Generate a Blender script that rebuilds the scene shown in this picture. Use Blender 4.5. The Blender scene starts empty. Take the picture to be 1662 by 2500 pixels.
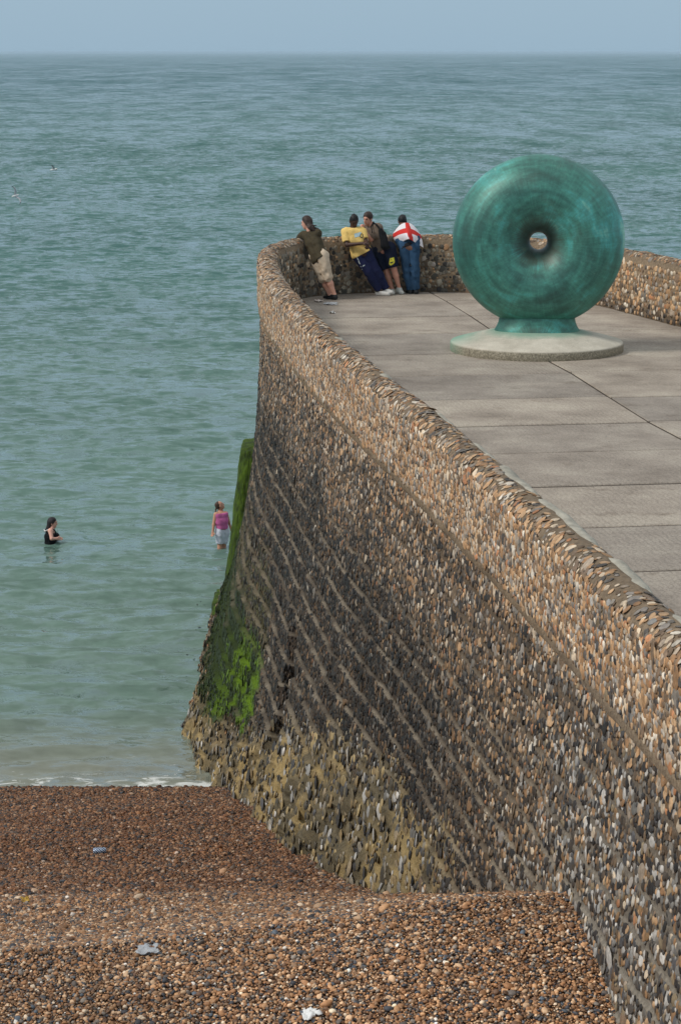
import bpy, bmesh, math, random
import numpy as np
from mathutils import Vector, Matrix

random.seed(7)
rng = np.random.default_rng(11)
scene = bpy.context.scene
C = scene.collection
R = math.radians

# ---------------------------------------------------------------- camera
CAM_H = 11.3                    # eye height above the water, standing on a pier deck
FPX = 5400.0                    # focal length in pixels of a 1662 x 2500 frame
PITCH = math.atan(1122 / FPX)   # the horizon lies near the top of the frame
cam_d = bpy.data.cameras.new('camera')
cam = bpy.data.objects.new('camera', cam_d)
C.objects.link(cam)
cam.location = (0, 0, CAM_H)
cam.rotation_euler = (math.pi / 2 - PITCH, 0, 0)
cam_d.sensor_fit = 'VERTICAL'
cam_d.sensor_height = 36.0
cam_d.sensor_width = 24.0
cam_d.lens = 36.0 * FPX / 2500
cam_d.clip_start = 0.5
cam_d.clip_end = 120000
scene.camera = cam

# ---------------------------------------------------------------- sky, sun, exposure
SUN_EL, SUN_AZ = R(44), R(250)      # soft sun behind the left shoulder, under thin cloud
world = bpy.data.worlds.new('World')
scene.world = world
world.use_nodes = True
wn, wl = world.node_tree.nodes, world.node_tree.links
wn.clear()
sky = wn.new('ShaderNodeTexSky')
sky.sky_type = 'NISHITA'
sky.sun_disc = False
sky.sun_elevation = SUN_EL
sky.sun_rotation = SUN_AZ
sky.air_density = 1.0
sky.dust_density = 0.6
sky.ozone_density = 2.0
# thin even cloud: the clear sky seen through a pale veil
veil = wn.new('ShaderNodeMixRGB')
veil.inputs[0].default_value = 0.93
# an overcast sky is about three times as bright overhead as at the horizon
wtc = wn.new('ShaderNodeTexCoord')
wsep = wn.new('ShaderNodeSeparateXYZ')
wrmp = wn.new('ShaderNodeValToRGB')
wrmp.color_ramp.elements[0].position = 0.0
wrmp.color_ramp.elements[0].color = (0.318, 0.462, 0.588, 1)
wrmp.color_ramp.elements[1].position = 0.9
wrmp.color_ramp.elements[1].color = (0.80, 0.83, 0.85, 1)
wmul = wn.new('ShaderNodeVectorMath')
wmul.operation = 'SCALE'
wmul.inputs['Scale'].default_value = 10.0
wl.new(wtc.outputs['Generated'], wsep.inputs[0])
wl.new(wsep.outputs[2], wrmp.inputs[0])
wl.new(wrmp.outputs[0], wmul.inputs[0])
wl.new(wmul.outputs[0], veil.inputs[2])
bg = wn.new('ShaderNodeBackground')
bg.inputs[1].default_value = 0.10
wo = wn.new('ShaderNodeOutputWorld')
wl.new(sky.outputs[0], veil.inputs[1])
wl.new(veil.outputs[0], bg.inputs[0])
wl.new(bg.outputs[0], wo.inputs[0])

sun_d = bpy.data.lights.new('sun', 'SUN')
sun_d.energy = 2.1
sun_d.angle = R(14)
sun_d.color = (1.0, 0.95, 0.88)
sun = bpy.data.objects.new('sun', sun_d)
C.objects.link(sun)
sdir = Vector((math.sin(SUN_AZ) * math.cos(SUN_EL), math.cos(SUN_AZ) * math.cos(SUN_EL), math.sin(SUN_EL)))
sun.rotation_euler = sdir.to_track_quat('Z', 'Y').to_euler()

scene.view_settings.view_transform = 'Standard'
scene.view_settings.look = 'None'
scene.view_settings.exposure = 0.0
scene.view_settings.gamma = 1.0
scene.view_settings.use_curve_mapping = False
scene.cycles.max_bounces = 6
scene.cycles.volume_bounces = 0
scene.cycles.use_denoising = True

# ---------------------------------------------------------------- helpers
_c, _s = math.cos(PITCH), math.sin(PITCH)

def at(px, py, y):
    """point at ground distance y that lies on the sight line of photo pixel (px, py)"""
    u, v = (px - 831) / FPX, (1250 - py) / FPX
    t = y / (_c + v * _s)
    return np.array([u * t, y, CAM_H + (-_s + v * _c) * t])

def atz(px, py, z):
    u, v = (px - 831) / FPX, (1250 - py) / FPX
    t = (z - CAM_H) / (-_s + v * _c)
    return np.array([u * t, (_c + v * _s) * t, z])

def project(p):
    p = np.asarray(p, float)
    z = p[..., 2] - CAM_H
    zc = p[..., 1] * _c - z * _s
    return 831 + FPX * p[..., 0] / zc, 1250 - FPX * (p[..., 1] * _s + z * _c) / zc

def lin(r, g, b):
    f = lambda c: (c / 255 / 12.92) if c / 255 <= 0.04045 else ((c / 255 + 0.055) / 1.055) ** 2.4
    return np.array([f(r), f(g), f(b)])

def sstep(a, b, x):
    t = np.clip((x - a) / (b - a), 0, 1)
    return t * t * (3 - 2 * t)

def vnoise(p, seed=0):
    """smooth value noise, p (n,3) -> (n,) in -1..1"""
    p = np.asarray(p, float)
    i = np.floor(p).astype(np.int64)
    f = p - i
    f = f * f * (3 - 2 * f)
    def h(ix, iy, iz):
        n = (ix * 374761393 + iy * 668265263 + iz * 2147483647 + seed * 1274126177) & 0xFFFFFFFF
        n = ((n ^ (n >> 13)) * 1274126177) & 0xFFFFFFFF
        n = n ^ (n >> 16)
        return (n & 0xFFFF) / 32767.5 - 1
    r = 0
    for dx in (0, 1):
        for dy in (0, 1):
            for dz in (0, 1):
                w = (f[:, 0] if dx else 1 - f[:, 0]) * (f[:, 1] if dy else 1 - f[:, 1]) * (f[:, 2] if dz else 1 - f[:, 2])
                r = r + w * h(i[:, 0] + dx, i[:, 1] + dy, i[:, 2] + dz)
    return r

def fbm(p, seed=0, octs=3):
    r, a = 0, 1.0
    for k in range(octs):
        r = r + a * vnoise(np.asarray(p) * 2 ** k + k * 7.3, seed + k)
        a *= 0.5
    return r / 1.75

def tag(o, label=None, cat=None, group=None, kind=None):
    if label: o['label'] = label
    if cat: o['category'] = cat
    if group: o['group'] = group
    if kind: o['kind'] = kind
    return o

def mesh_obj(name, verts, faces, mat=None, parent=None, smooth=True, cols=None):
    me = bpy.data.meshes.new(name)
    verts = np.ascontiguousarray(verts, dtype=np.float32)
    if isinstance(faces, np.ndarray):
        k = faces.shape[1]
        n = faces.shape[0]
        me.vertices.add(len(verts))
        me.vertices.foreach_set('co', verts.ravel())
        me.loops.add(n * k)
        me.loops.foreach_set('vertex_index', faces.astype(np.int32).ravel())
        me.polygons.add(n)
        me.polygons.foreach_set('loop_start', np.arange(0, n * k, k, dtype=np.int32))
        me.polygons.foreach_set('loop_total', np.full(n, k, dtype=np.int32))
        me.update(calc_edges=True)
    else:
        me.from_pydata([tuple(map(float, v)) for v in verts], [], faces)
        me.update()
    if smooth and len(me.polygons):
        me.polygons.foreach_set('use_smooth', np.ones(len(me.polygons), dtype=bool))
    if cols is not None:
        a = me.attributes.new('col', 'FLOAT_COLOR', 'POINT')
        a.data.foreach_set('color', np.ascontiguousarray(np.c_[cols, np.ones(len(cols))], dtype=np.float32).ravel())
    if mat: me.materials.append(mat)
    o = bpy.data.objects.new(name, me)
    C.objects.link(o)
    if parent is not None: o.parent = parent
    return o

def bm_obj(name, bm, mat=None, parent=None, smooth=True):
    me = bpy.data.meshes.new(name)
    bm.normal_update()
    bm.to_mesh(me)
    bm.free()
    if smooth:
        for p in me.polygons: p.use_smooth = True
    if mat: me.materials.append(mat)
    o = bpy.data.objects.new(name, me)
    C.objects.link(o)
    if parent is not None: o.parent = parent
    return o

def empty(name, loc=(0, 0, 0), rz=0.0):
    o = bpy.data.objects.new(name, None)
    o.empty_display_size = 0.2
    C.objects.link(o)
    o.location = tuple(map(float, loc))
    o.rotation_euler = (0, 0, rz)
    return o

def place_parent(child, par):
    """parent keeping world coordinates (mesh built in world space under an offset Empty)"""
    child.parent = par
    child.matrix_parent_inverse = (Matrix.Translation(par.location) @ par.rotation_euler.to_matrix().to_4x4()).inverted()
    return child

def grid_faces(nu, nv, wrap=False):
    a = np.arange(nu * nv).reshape(nu, nv)
    q = np.stack([a[:-1, :-1], a[1:, :-1], a[1:, 1:], a[:-1, 1:]], -1).reshape(-1, 4)
    return q

# ---------------------------------------------------------------- materials
class NT:
    def __init__(s, name):
        s.m = bpy.data.materials.new(name)
        s.m.use_nodes = True
        s.n, s.l = s.m.node_tree.nodes, s.m.node_tree.links
        s.b = s.n['Principled BSDF']
    def node(s, t, **kw):
        n = s.n.new(t)
        for k, v in kw.items():
            if k == 'inp':
                for i, x in v.items(): n.inputs[i].default_value = x
            else: setattr(n, k, v)
        return n
    def link(s, a, b): s.l.new(a, b)
    def noise(s, scale, detail=4, rough=0.55, vec=None):
        n = s.node('ShaderNodeTexNoise', inp={'Scale': scale, 'Detail': detail, 'Roughness': rough})
        if vec is not None: s.link(vec, n.inputs['Vector'])
        return n
    def ramp(s, fac, stops):
        r = s.node('ShaderNodeValToRGB')
        e = r.color_ramp.elements
        while len(e) < len(stops): e.new(0.5)
        for k, (p, c) in enumerate(stops):
            e[k].position = p
            e[k].color = tuple(c) + (1,) if len(c) == 3 else c
        s.link(fac, r.inputs[0])
        return r
    def mix(s, fac, a, b, mode='MIX'):
        m = s.node('ShaderNodeMixRGB', blend_type=mode)
        for i, v in ((0, fac), (1, a), (2, b)):
            if hasattr(v, 'links'): s.link(v, m.inputs[i])
            elif isinstance(v, (int, float)): m.inputs[i].default_value = v if i == 0 else (v, v, v, 1)
            else: m.inputs[i].default_value = tuple(v) + (1,)
        return m.outputs[0]
    def math(s, op, a, b=None):
        m = s.node('ShaderNodeMath', operation=op)
        for i, v in ((0, a), (1, b)):
            if v is None: continue
            if hasattr(v, 'links'): s.link(v, m.inputs[i])
            else: m.inputs[i].default_value = v
        return m.outputs[0]
    def bump(s, h, strength=0.4, dist=0.02, normal=None):
        b = s.node('ShaderNodeBump', inp={'Strength': strength, 'Distance': dist})
        s.link(h, b.inputs['Height'])
        if normal is not None: s.link(normal, b.inputs['Normal'])
        s.link(b.outputs[0], s.b.inputs['Normal'])
        return b.outputs[0]

def coords(t, kind='Object'):
    return t.node('ShaderNodeTexCoord').outputs[kind]

def geopos(t):
    return t.node('ShaderNodeNewGeometry').outputs['Position']

def attr_mat(name, rough=0.75, amount=0.35, scale=30, bump=0.3, bdist=0.01, attr_type='GEOMETRY', spec=0.3):
    t = NT(name)
    a = t.node('ShaderNodeAttribute', attribute_name='col', attribute_type=attr_type)
    p = geopos(t)
    n = t.noise(scale, 5, 0.6, p)
    r = t.ramp(n.outputs['Fac'], [(0.25, (1 - amount,) * 3), (0.75, (1 + amount * 0.6,) * 3)])
    t.link(t.mix(1.0, a.outputs['Color'], r.outputs[0], 'MULTIPLY'), t.b.inputs['Base Color'])
    t.b.inputs['Roughness'].default_value = rough
    t.b.inputs['Specular IOR Level'].default_value = spec
    if bump: t.bump(n.outputs['Fac'], bump, bdist)
    return t.m

def obj_color_mat(name, rough=0.6, amount=0.4, scale=40, spec=0.35):
    t = NT(name)
    a = t.node('ShaderNodeObjectInfo')
    p = geopos(t)
    n = t.noise(scale, 4, 0.6, p)
    r = t.ramp(n.outputs['Fac'], [(0.25, (1 - amount,) * 3), (0.75, (1 + amount * 0.6,) * 3)])
    t.link(t.mix(1.0, a.outputs['Color'], r.outputs[0], 'MULTIPLY'), t.b.inputs['Base Color'])
    t.b.inputs['Roughness'].default_value = rough
    t.b.inputs['Specular IOR Level'].default_value = spec
    return t.m

def plain(name, col, rough=0.7, spec=0.3, amount=0.18, scale=60, bump=0.15, bdist=0.004, metallic=0.0):
    t = NT(name)
    n = t.noise(scale, 4, 0.6, coords(t))
    r = t.ramp(n.outputs['Fac'], [(0.3, tuple(np.clip(np.array(col) * (1 - amount), 0, 1))), (0.7, tuple(np.clip(np.array(col) * (1 + amount), 0, 1)))])
    t.link(r.outputs[0], t.b.inputs['Base Color'])
    t.b.inputs['Roughness'].default_value = rough
    t.b.inputs['Specular IOR Level'].default_value = spec
    t.b.inputs['Metallic'].default_value = metallic
    if bump: t.bump(n.outputs['Fac'], bump, bdist)
    return t.m

M_CORE = attr_mat('mortar_core', 0.9, 0.45, 22, 0.6, 0.03, spec=0.15)
M_STONE_I = attr_mat('flint_facing', 0.62, 0.45, 26, 0, 0, 'INSTANCER', spec=0.35)
M_STONE_O = obj_color_mat('flint', 0.62, 0.45, 26)
M_PEB_I = attr_mat('shingle_pebbles', 0.6, 0.3, 60, 0, 0, 'INSTANCER', spec=0.3)
M_PEB_O = obj_color_mat('pebble', 0.6, 0.3, 60, 0.3)

# ---------------------------------------------------------------- scattered stones (one object, real geometry)
def scatter(name, pos, rot, scl, col, mat, parent=None, subdiv=2, amp=0.17, flat=False):
    n = len(pos)
    me = bpy.data.meshes.new(name)
    me.vertices.add(n)
    me.vertices.foreach_set('co', np.ascontiguousarray(pos, dtype=np.float32).ravel())
    for nm, ty, key, data in (('rot', 'FLOAT_VECTOR', 'vector', rot), ('scl', 'FLOAT_VECTOR', 'vector', scl)):
        a = me.attributes.new(nm, ty, 'POINT')
        a.data.foreach_set(key, np.ascontiguousarray(data, dtype=np.float32).ravel())
    a = me.attributes.new('col', 'FLOAT_COLOR', 'POINT')
    a.data.foreach_set('color', np.ascontiguousarray(np.c_[col, np.ones(n)], dtype=np.float32).ravel())
    a = me.attributes.new('var', 'INT', 'POINT')
    a.data.foreach_set('value', rng.integers(0, 5, n).astype(np.int32))
    me.materials.append(mat)
    o = bpy.data.objects.new(name, me)
    C.objects.link(o)
    if parent is not None: o.parent = parent
    g = bpy.data.node_groups.new(name, 'GeometryNodeTree')
    g.interface.new_socket('Geometry', in_out='INPUT', socket_type='NodeSocketGeometry')
    g.interface.new_socket('Geometry', in_out='OUTPUT', socket_type='NodeSocketGeometry')
    N, L = g.nodes, g.links
    gi, go = N.new('NodeGroupInput'), N.new('NodeGroupOutput')
    g2i = N.new('GeometryNodeGeometryToInstance')
    for k in range(5):
        ico = N.new('GeometryNodeMeshIcoSphere')
        ico.inputs['Radius'].default_value = 1.0
        ico.inputs['Subdivisions'].default_value = subdiv
        sp = N.new('GeometryNodeSetPosition')
        nz = N.new('ShaderNodeTexNoise')
        nz.noise_dimensions = '4D'
        nz.inputs['W'].default_value = 3.7 * k
        nz.inputs['Scale'].default_value = 1.3
        nz.inputs['Detail'].default_value = 1.0
        sub = N.new('ShaderNodeVectorMath'); sub.operation = 'SUBTRACT'; sub.inputs[1].default_value = (0.5, 0.5, 0.5)
        mul = N.new('ShaderNodeVectorMath'); mul.operation = 'SCALE'; mul.inputs['Scale'].default_value = amp * 4
        L.new(nz.outputs['Color'], sub.inputs[0])
        L.new(sub.outputs[0], mul.inputs[0])
        L.new(ico.outputs['Mesh'], sp.inputs['Geometry'])
        L.new(mul.outputs[0], sp.inputs['Offset'])
        ss = N.new('GeometryNodeSetShadeSmooth')
        ss.inputs['Shade Smooth'].default_value = not flat
        L.new(sp.outputs[0], ss.inputs[0])
        sm = N.new('GeometryNodeSetMaterial'); sm.inputs['Material'].default_value = mat
        L.new(ss.outputs[0], sm.inputs[0])
        L.new(sm.outputs[0], g2i.inputs[0])
    iop = N.new('GeometryNodeInstanceOnPoints')
    iop.inputs['Pick Instance'].default_value = True
    L.new(gi.outputs[0], iop.inputs['Points'])
    L.new(g2i.outputs[0], iop.inputs['Instance'])
    for nm, ty, sk in (('var', 'INT', 'Instance Index'), ('rot', 'FLOAT_VECTOR', 'Rotation'), ('scl', 'FLOAT_VECTOR', 'Scale')):
        na = N.new('GeometryNodeInputNamedAttribute')
        na.data_type = ty
        na.inputs['Name'].default_value = nm
        L.new(na.outputs['Attribute'], iop.inputs[sk])
    L.new(iop.outputs[0], go.inputs[0])
    m = o.modifiers.new('stones', 'NODES')
    m.node_group = g
    o['kind'] = 'stuff'
    return o

def euler_from_axes(X, Y, Z):
    """rotation matrices with columns X,Y,Z -> XYZ euler (n,3)"""
    ry = np.arcsin(np.clip(-X[:, 2], -1, 1))
    rx = np.arctan2(Y[:, 2], Z[:, 2])
    rz = np.arctan2(X[:, 1], X[:, 0])
    return np.c_[rx, ry, rz]

def nrm(v): return v / (np.linalg.norm(v, axis=-1, keepdims=True) + 1e-9)

STONE_MESH = []
def stone_meshes(amp=0.19):
    """five rounded, uneven stone shapes shared by the single stones"""
    if STONE_MESH: return STONE_MESH
    for k in range(5):
        bm = bmesh.new()
        bmesh.ops.create_icosphere(bm, subdivisions=2, radius=1)
        co = np.array([v.co for v in bm.verts])
        d = np.c_[vnoise(co * 1.3 + 9 * k, 3), vnoise(co * 1.3 + 9 * k, 5), vnoise(co * 1.3 + 9 * k, 7)] * amp * 0.8
        for v, q in zip(bm.verts, co + d): v.co = q
        me = bpy.data.meshes.new('stone')
        bm.to_mesh(me); bm.free()
        for p in me.polygons: p.use_smooth = True
        STONE_MESH.append(me)
    return STONE_MESH

def single_stones(name, pos, rot, scl, col, mat, parent):
    ms = []
    for me in stone_meshes():
        k = me.name + '_' + name
        c = bpy.data.meshes.get(k)
        if c is None:
            c = me.copy(); c.name = k
            c.materials.clear(); c.materials.append(mat)
        ms.append(c)
    for i in range(len(pos)):
        o = bpy.data.objects.new(name, ms[i % 5])
        C.objects.link(o)
        o.parent = parent
        o.location = tuple(map(float, pos[i]))
        o.rotation_euler = tuple(map(float, rot[i]))
        o.scale = tuple(map(float, scl[i]))
        o.color = tuple(map(float, col[i])) + (1.0,)

# ================================================================ SEA WALL (round-ended groyne head)
TER, TOP, CREASE, THICK = 6.3, 7.5, 6.6, 0.41
OUT = np.array([(3.55, 3.5), (3.0, 7.5), (2.49, 11.5), (1.99, 15.1), (1.56, 18.2), (0.75, 23.5), (0.10, 27.4), (-0.45, 31.1), (-0.85, 34.2),
                (-1.25, 37.5), (-1.47, 40.2), (-1.6, 43.0), (-1.58, 44.6), (-1.35, 45.7), (-0.8, 46.55), (0.0, 47.1), (1.4, 47.5),
                (2.7, 47.35), (4.2, 46.5), (5.4, 45.0), (6.05, 43.2), (6.5, 41.7), (7.0, 40.0), (8.4, 33.5), (9.6, 26.0)])

def catmull(P, step):
    pts = []
    Q = np.vstack([2 * P[0] - P[1], P, 2 * P[-1] - P[-2]])
    for i in range(1, len(Q) - 2):
        p0, p1, p2, p3 = Q[i - 1], Q[i], Q[i + 1], Q[i + 2]
        for t in np.linspace(0, 1, 60, endpoint=False)[:, None]:
            pts.append((0.5 * ((2 * p1) + (-p0 + p2) * t + (2 * p0 - 5 * p1 + 4 * p2 - p3) * t ** 2 + (-p0 + 3 * p1 - 3 * p2 + p3) * t ** 3))[0]
                       if False else (0.5 * ((2 * p1) + (-p0 + p2) * t[0] + (2 * p0 - 5 * p1 + 4 * p2 - p3) * t[0] ** 2 + (-p0 + 3 * p1 - 3 * p2 + p3) * t[0] ** 3)))
    pts.append(P[-1])
    pts = np.array(pts)
    L = np.r_[0, np.cumsum(np.linalg.norm(np.diff(pts, axis=0), axis=1))]
    s = np.arange(0, L[-1], step)
    return np.c_[np.interp(s, L, pts[:, 0]), np.interp(s, L, pts[:, 1])], s

FINE, FS = catmull(OUT, 0.02)
TAN = nrm(np.gradient(FINE, axis=0))
NOR = np.c_[-TAN[:, 1], TAN[:, 0]]        # outward (left of the walking direction)
S_END = FS[-1]

def outline(s):
    x = np.interp(s, FS, FINE[:, 0]); y = np.interp(s, FS, FINE[:, 1])
    nx = np.interp(s, FS, NOR[:, 0]); ny = np.interp(s, FS, NOR[:, 1])
    n = nrm(np.stack([nx, ny], -1))
    return np.stack([x, y], -1), n

# flare of the battered face at water level, by distance along the wall
_fy = [3.5, 13, 20, 23, 26.8, 30, 33.0, 34.5, 36.2, 37.6, 39.2, 41.5, 44.0, 46.0]
_fb = [0.95, 1.0, 1.05, 1.1, 1.38, 1.3, 1.25, 1.5, 1.60, 1.42, 1.22, 1.12, 1.0, 0.95]
_fss = [FS[np.argmin(np.abs(FINE[:4000, 1] - y) if False else np.abs(np.where(np.arange(len(FS)) < np.argmax(FINE[:, 1]), FINE[:, 1], 1e9) - y))] for y in _fy]
LIFT = 0.34                              # height of one course of the stepped face

def course_wave(s, z):
    return (0.022 * np.sin(s * 0.7 + 1.3 * np.sin(s * 0.31)) + 0.008 * np.sin(s * 3.1)) * sstep(0.2, 1.0, CREASE - z)

def flare(s, z):
    """outward offset of the outer face at height z"""
    b = np.interp(s, _fss + [S_END], _fb + [0.9])
    h = np.clip((CREASE - z) / CREASE, 0, 1.25)
    pw = np.interp(s, [_fss[5], _fss[10], _fss[11]], [1.55, 1.8, 2.4])
    base = b * h ** pw
    # stepped courses: each lift stands nearly upright and steps out over the one above
    q = (CREASE - z) / LIFT + 1e-6
    k = np.floor(q)
    fr = q - k
    h0, h1 = np.clip(k * LIFT / CREASE, 0, 1.25), np.clip((k + 1) * LIFT / CREASE, 0, 1.25)
    b0, b1 = b * h0 ** pw, b * h1 ** pw
    stepped = b0 + (b1 - b0) * (0.16 * fr + 0.84 * sstep(0.915, 0.985, fr))
    oo, _n = outline(s)
    hb = z - np.maximum(beach_z(oo[:, 0], oo[:, 1]), 0)
    w = 0.9 * sstep(0.3, 2.2, CREASE - z) * (1 - 0.8 * sstep(1.3, 0.7, hb) * sstep(19.5, 22, oo[:, 1]))
    return base * (1 - w) + stepped * w - 0.05, fr

def wall_noise(p):
    low = sstep(1.5, 0.6, p[:, 2] - np.maximum(beach_z(p[:, 0], p[:, 1]), 0)) * sstep(20, 24, p[:, 1])
    d = 0.022 * fbm(p * 3.0, 21) + 0.02 * fbm(p * np.array([7.0, 7.0, 3.0]), 23) * sstep(CREASE, CREASE - 1.5, p[:, 2]) + low * (0.15 * fbm(p * 1.7, 31) + 0.14 * fbm(p * 4.3, 37) + 0.04 * fbm(p * 11, 39))
    return d

# ---- colour of the wall at a point: clean upper parapet, weather-dark face, algae, pale eroded foot
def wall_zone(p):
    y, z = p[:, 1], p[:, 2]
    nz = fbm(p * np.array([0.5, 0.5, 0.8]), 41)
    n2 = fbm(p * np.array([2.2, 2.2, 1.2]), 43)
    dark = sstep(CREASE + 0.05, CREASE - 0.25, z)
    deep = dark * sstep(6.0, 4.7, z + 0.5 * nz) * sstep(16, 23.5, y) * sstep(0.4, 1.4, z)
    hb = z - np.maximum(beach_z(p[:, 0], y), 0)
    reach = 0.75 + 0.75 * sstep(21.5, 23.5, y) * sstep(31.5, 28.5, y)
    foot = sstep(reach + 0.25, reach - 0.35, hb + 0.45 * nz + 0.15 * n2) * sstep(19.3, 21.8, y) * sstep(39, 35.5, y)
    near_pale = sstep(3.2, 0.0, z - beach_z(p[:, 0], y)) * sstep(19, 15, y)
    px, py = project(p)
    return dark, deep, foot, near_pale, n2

def algae_amount(p):
    y, z = p[:, 1], p[:, 2]
    n = fbm(p * np.array([1.1, 1.1, 1.6]), 51)
    streak = fbm(p * np.array([3.5, 3.5, 0.9]), 53)
    zb = 0.5 + 0.25 * np.clip(35 - y, 0, 4)
    right = sstep(-0.4, 0.4, y - (30.3 + 0.8 * z) + 0.5 * n + 0.3 * streak)
    a = right * sstep(zb - 0.15, zb + 0.35, z + 0.3 * streak) * sstep(3.2, 1.7, z + 0.4 * n + 0.4 * streak)
    b = 0.42 * right * sstep(4.0, 2.6, z + 0.6 * streak) * sstep(zb - .2, zb + .2, z)
    bright = a * sstep(35.6, 33.6, y + .6 * n) * sstep(-0.35, 0.25, streak)
    return np.clip(np.maximum(a, b), 0, 1), bright

def beach_z(x, y):
    x = np.asarray(x, float); y = np.asarray(y, float)
    yy = y - 0.10 * np.clip(x, -8, 4) * sstep(24, 17, y) - 0.10
    prof = np.interp(yy, [-10, 13, 14.3, 15.2, 15.9, 16.6, 18, 20, 22, 24, 27, 30, 31.6, 32.35, 33.0, 34.4, 60],
                     [4.5, 4.50, 4.58, 4.80, 4.88, 4.64, 4.09, 3.30, 2.50, 1.95, 1.36, 0.76, 0.42, 0.22, 0.0, -0.45, -2.2])
    p = np.stack([x, y, np.zeros_like(x)], -1).reshape(-1, 3)
    n = (0.07 * fbm(p * 0.55, 61) + 0.025 * fbm(p * 1.9, 63)).reshape(x.shape)
    return prof + n * sstep(33.4, 31.0, y) - np.clip(0.6 - x, 0, 3.6) * (0.085 * sstep(11, 13.5, y) * sstep(20, 16.5, y) - 0.035 * np.exp(-((y - 19.6) / 1.8) ** 2))

PAL_WARM = np.array([lin(194, 158, 120), lin(176, 138, 100), lin(152, 116, 82), lin(202, 182, 156), lin(134, 111, 90), lin(172, 154, 134),
                     lin(152, 142, 132), lin(122, 114, 104), lin(84, 77, 71), lin(112, 92, 72), lin(212, 200, 182), lin(178, 124, 86)])
W_WARM = np.array([.13, .13, .12, .08, .11, .09, .08, .07, .09, .08, .04, .03]); W_WARM /= W_WARM.sum()
PAL_DARK = np.array([lin(74, 64, 54), lin(52, 46, 43), lin(92, 76, 60), lin(44, 40, 37), lin(116, 96, 74), lin(108, 102, 94), lin(134, 104, 72), lin(150, 140, 128)])
W_DARK = np.array([.22, .2, .16, .14, .1, .07, .07, .04]); W_DARK /= W_DARK.sum()
PAL_GREY = np.array([lin(112, 108, 102), lin(78, 76, 76), lin(150, 146, 140), lin(62, 59, 57), lin(128, 112, 88), lin(178, 172, 164)])
PAL_FOOT = np.array([lin(98, 87, 66), lin(74, 67, 55), lin(128, 108, 76), lin(54, 51, 48), lin(134, 124, 108), lin(148, 128, 90)])

def stone_colours(p):
    n = len(p)
    dark, deep, foot, pale, n2 = wall_zone(p)
    warm = PAL_WARM[rng.choice(len(PAL_WARM), n, p=W_WARM)]
    dk = PAL_DARK[rng.choice(len(PAL_DARK), n, p=W_DARK)]
    gr = PAL_GREY[rng.integers(0, len(PAL_GREY), n)]
    ft = PAL_FOOT[rng.integers(0, len(PAL_FOOT), n)]
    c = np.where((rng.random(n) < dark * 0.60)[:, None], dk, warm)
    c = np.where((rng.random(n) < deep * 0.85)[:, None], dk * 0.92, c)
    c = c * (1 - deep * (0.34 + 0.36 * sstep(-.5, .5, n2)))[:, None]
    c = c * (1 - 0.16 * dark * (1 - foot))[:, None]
    c = np.where((rng.random(n) < foot)[:, None], np.where((rng.random(n) < .28)[:, None], gr, ft), c)
    c = np.where((rng.random(n) < pale * 0.5)[:, None], gr, c)
    a, br = algae_amount(p)
    g = np.where((rng.random(n) < br)[:, None], lin(90, 116, 18), lin(46, 58, 22)) * (0.6 + 0.7 * rng.random(n))[:, None]
    g = np.where((a < 0.45)[:, None], lin(84, 78, 46) * (0.7 + .5 * rng.random(n))[:, None], g)
    m = rng.random(n) < a * 1.15
    c = np.where(m[:, None], g, c)
    return np.clip(c * (0.95 + 0.55 * rng.random(n) * (1 - .25 * m) - .2 * m)[:, None], 0, 1)

def core_colours(p, fr=None):
    dark, deep, foot, pale, n2 = wall_zone(p)
    mort = lin(150, 130, 106)
    c = np.tile(mort, (len(p), 1)) * (1 + 0.25 * n2)[:, None]
    dcol = lin(84, 71, 58)
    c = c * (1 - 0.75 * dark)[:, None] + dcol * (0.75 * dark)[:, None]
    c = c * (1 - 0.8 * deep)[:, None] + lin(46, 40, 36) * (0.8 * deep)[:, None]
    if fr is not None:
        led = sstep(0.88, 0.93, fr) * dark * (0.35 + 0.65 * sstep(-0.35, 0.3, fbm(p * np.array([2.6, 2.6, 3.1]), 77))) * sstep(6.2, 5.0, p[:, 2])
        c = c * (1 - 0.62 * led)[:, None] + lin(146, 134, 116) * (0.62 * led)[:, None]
    yel = sstep(-.2, .35, n2)
    fcol = lin(164, 140, 94) * yel[:, None] + lin(98, 88, 68) * (1 - yel)[:, None]
    c = c * (1 - 0.85 * foot)[:, None] + fcol * (0.85 * foot)[:, None]
    c = c * (1 - 0.6 * pale)[:, None] + lin(138, 132, 122) * (0.6 * pale)[:, None]
    a, br = algae_amount(p)
    g = lin(88, 114, 16) * br[:, None] + lin(44, 55, 20) * (1 - br)[:, None]
    g = np.where((a < 0.45)[:, None], lin(80, 74, 42), g)
    c = c * (1 - a)[:, None] + g * a[:, None]
    return np.clip(c, 0, 1)

sea_wall = empty('sea_wall', (0, 0, 0))
tag(sea_wall, 'curved sea wall of flint cobbles set in mortar, with stepped dark face and parapet', 'wall')

# ---- crevice in the lower face: a run of points (y, z) with depth
CREV = np.array([(29.95, 3.25), (29.6, 2.9), (29.75, 2.55), (29.4, 2.15), (29.55, 1.85)])

def outer_points(s, z):
    """points on the outer face with courses, noise and the crevice; also the normals"""
    o, n = outline(s)
    f, fr = flare(s, z)
    p = np.c_[o + n * f[:, None], z]
    d = wall_noise(p)
    dmin = np.full(len(s), 9.0)
    for a, b in zip(CREV[:-1], CREV[1:]):
        ab = b - a
        q = np.c_[p[:, 1], p[:, 2]] - a
        t = np.clip((q @ ab) / (ab @ ab), 0, 1)
        dmin = np.minimum(dmin, np.linalg.norm((q - t[:, None] * ab) * np.array([0.8, 1]), axis=1))
    d = d - 0.30 * sstep(0.26, 0.05, dmin) * (p[:, 0] < 3)
    p[:, :2] += n * d[:, None]
    p[:, 2] += course_wave(s, z)
    return p, n, fr, d

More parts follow.
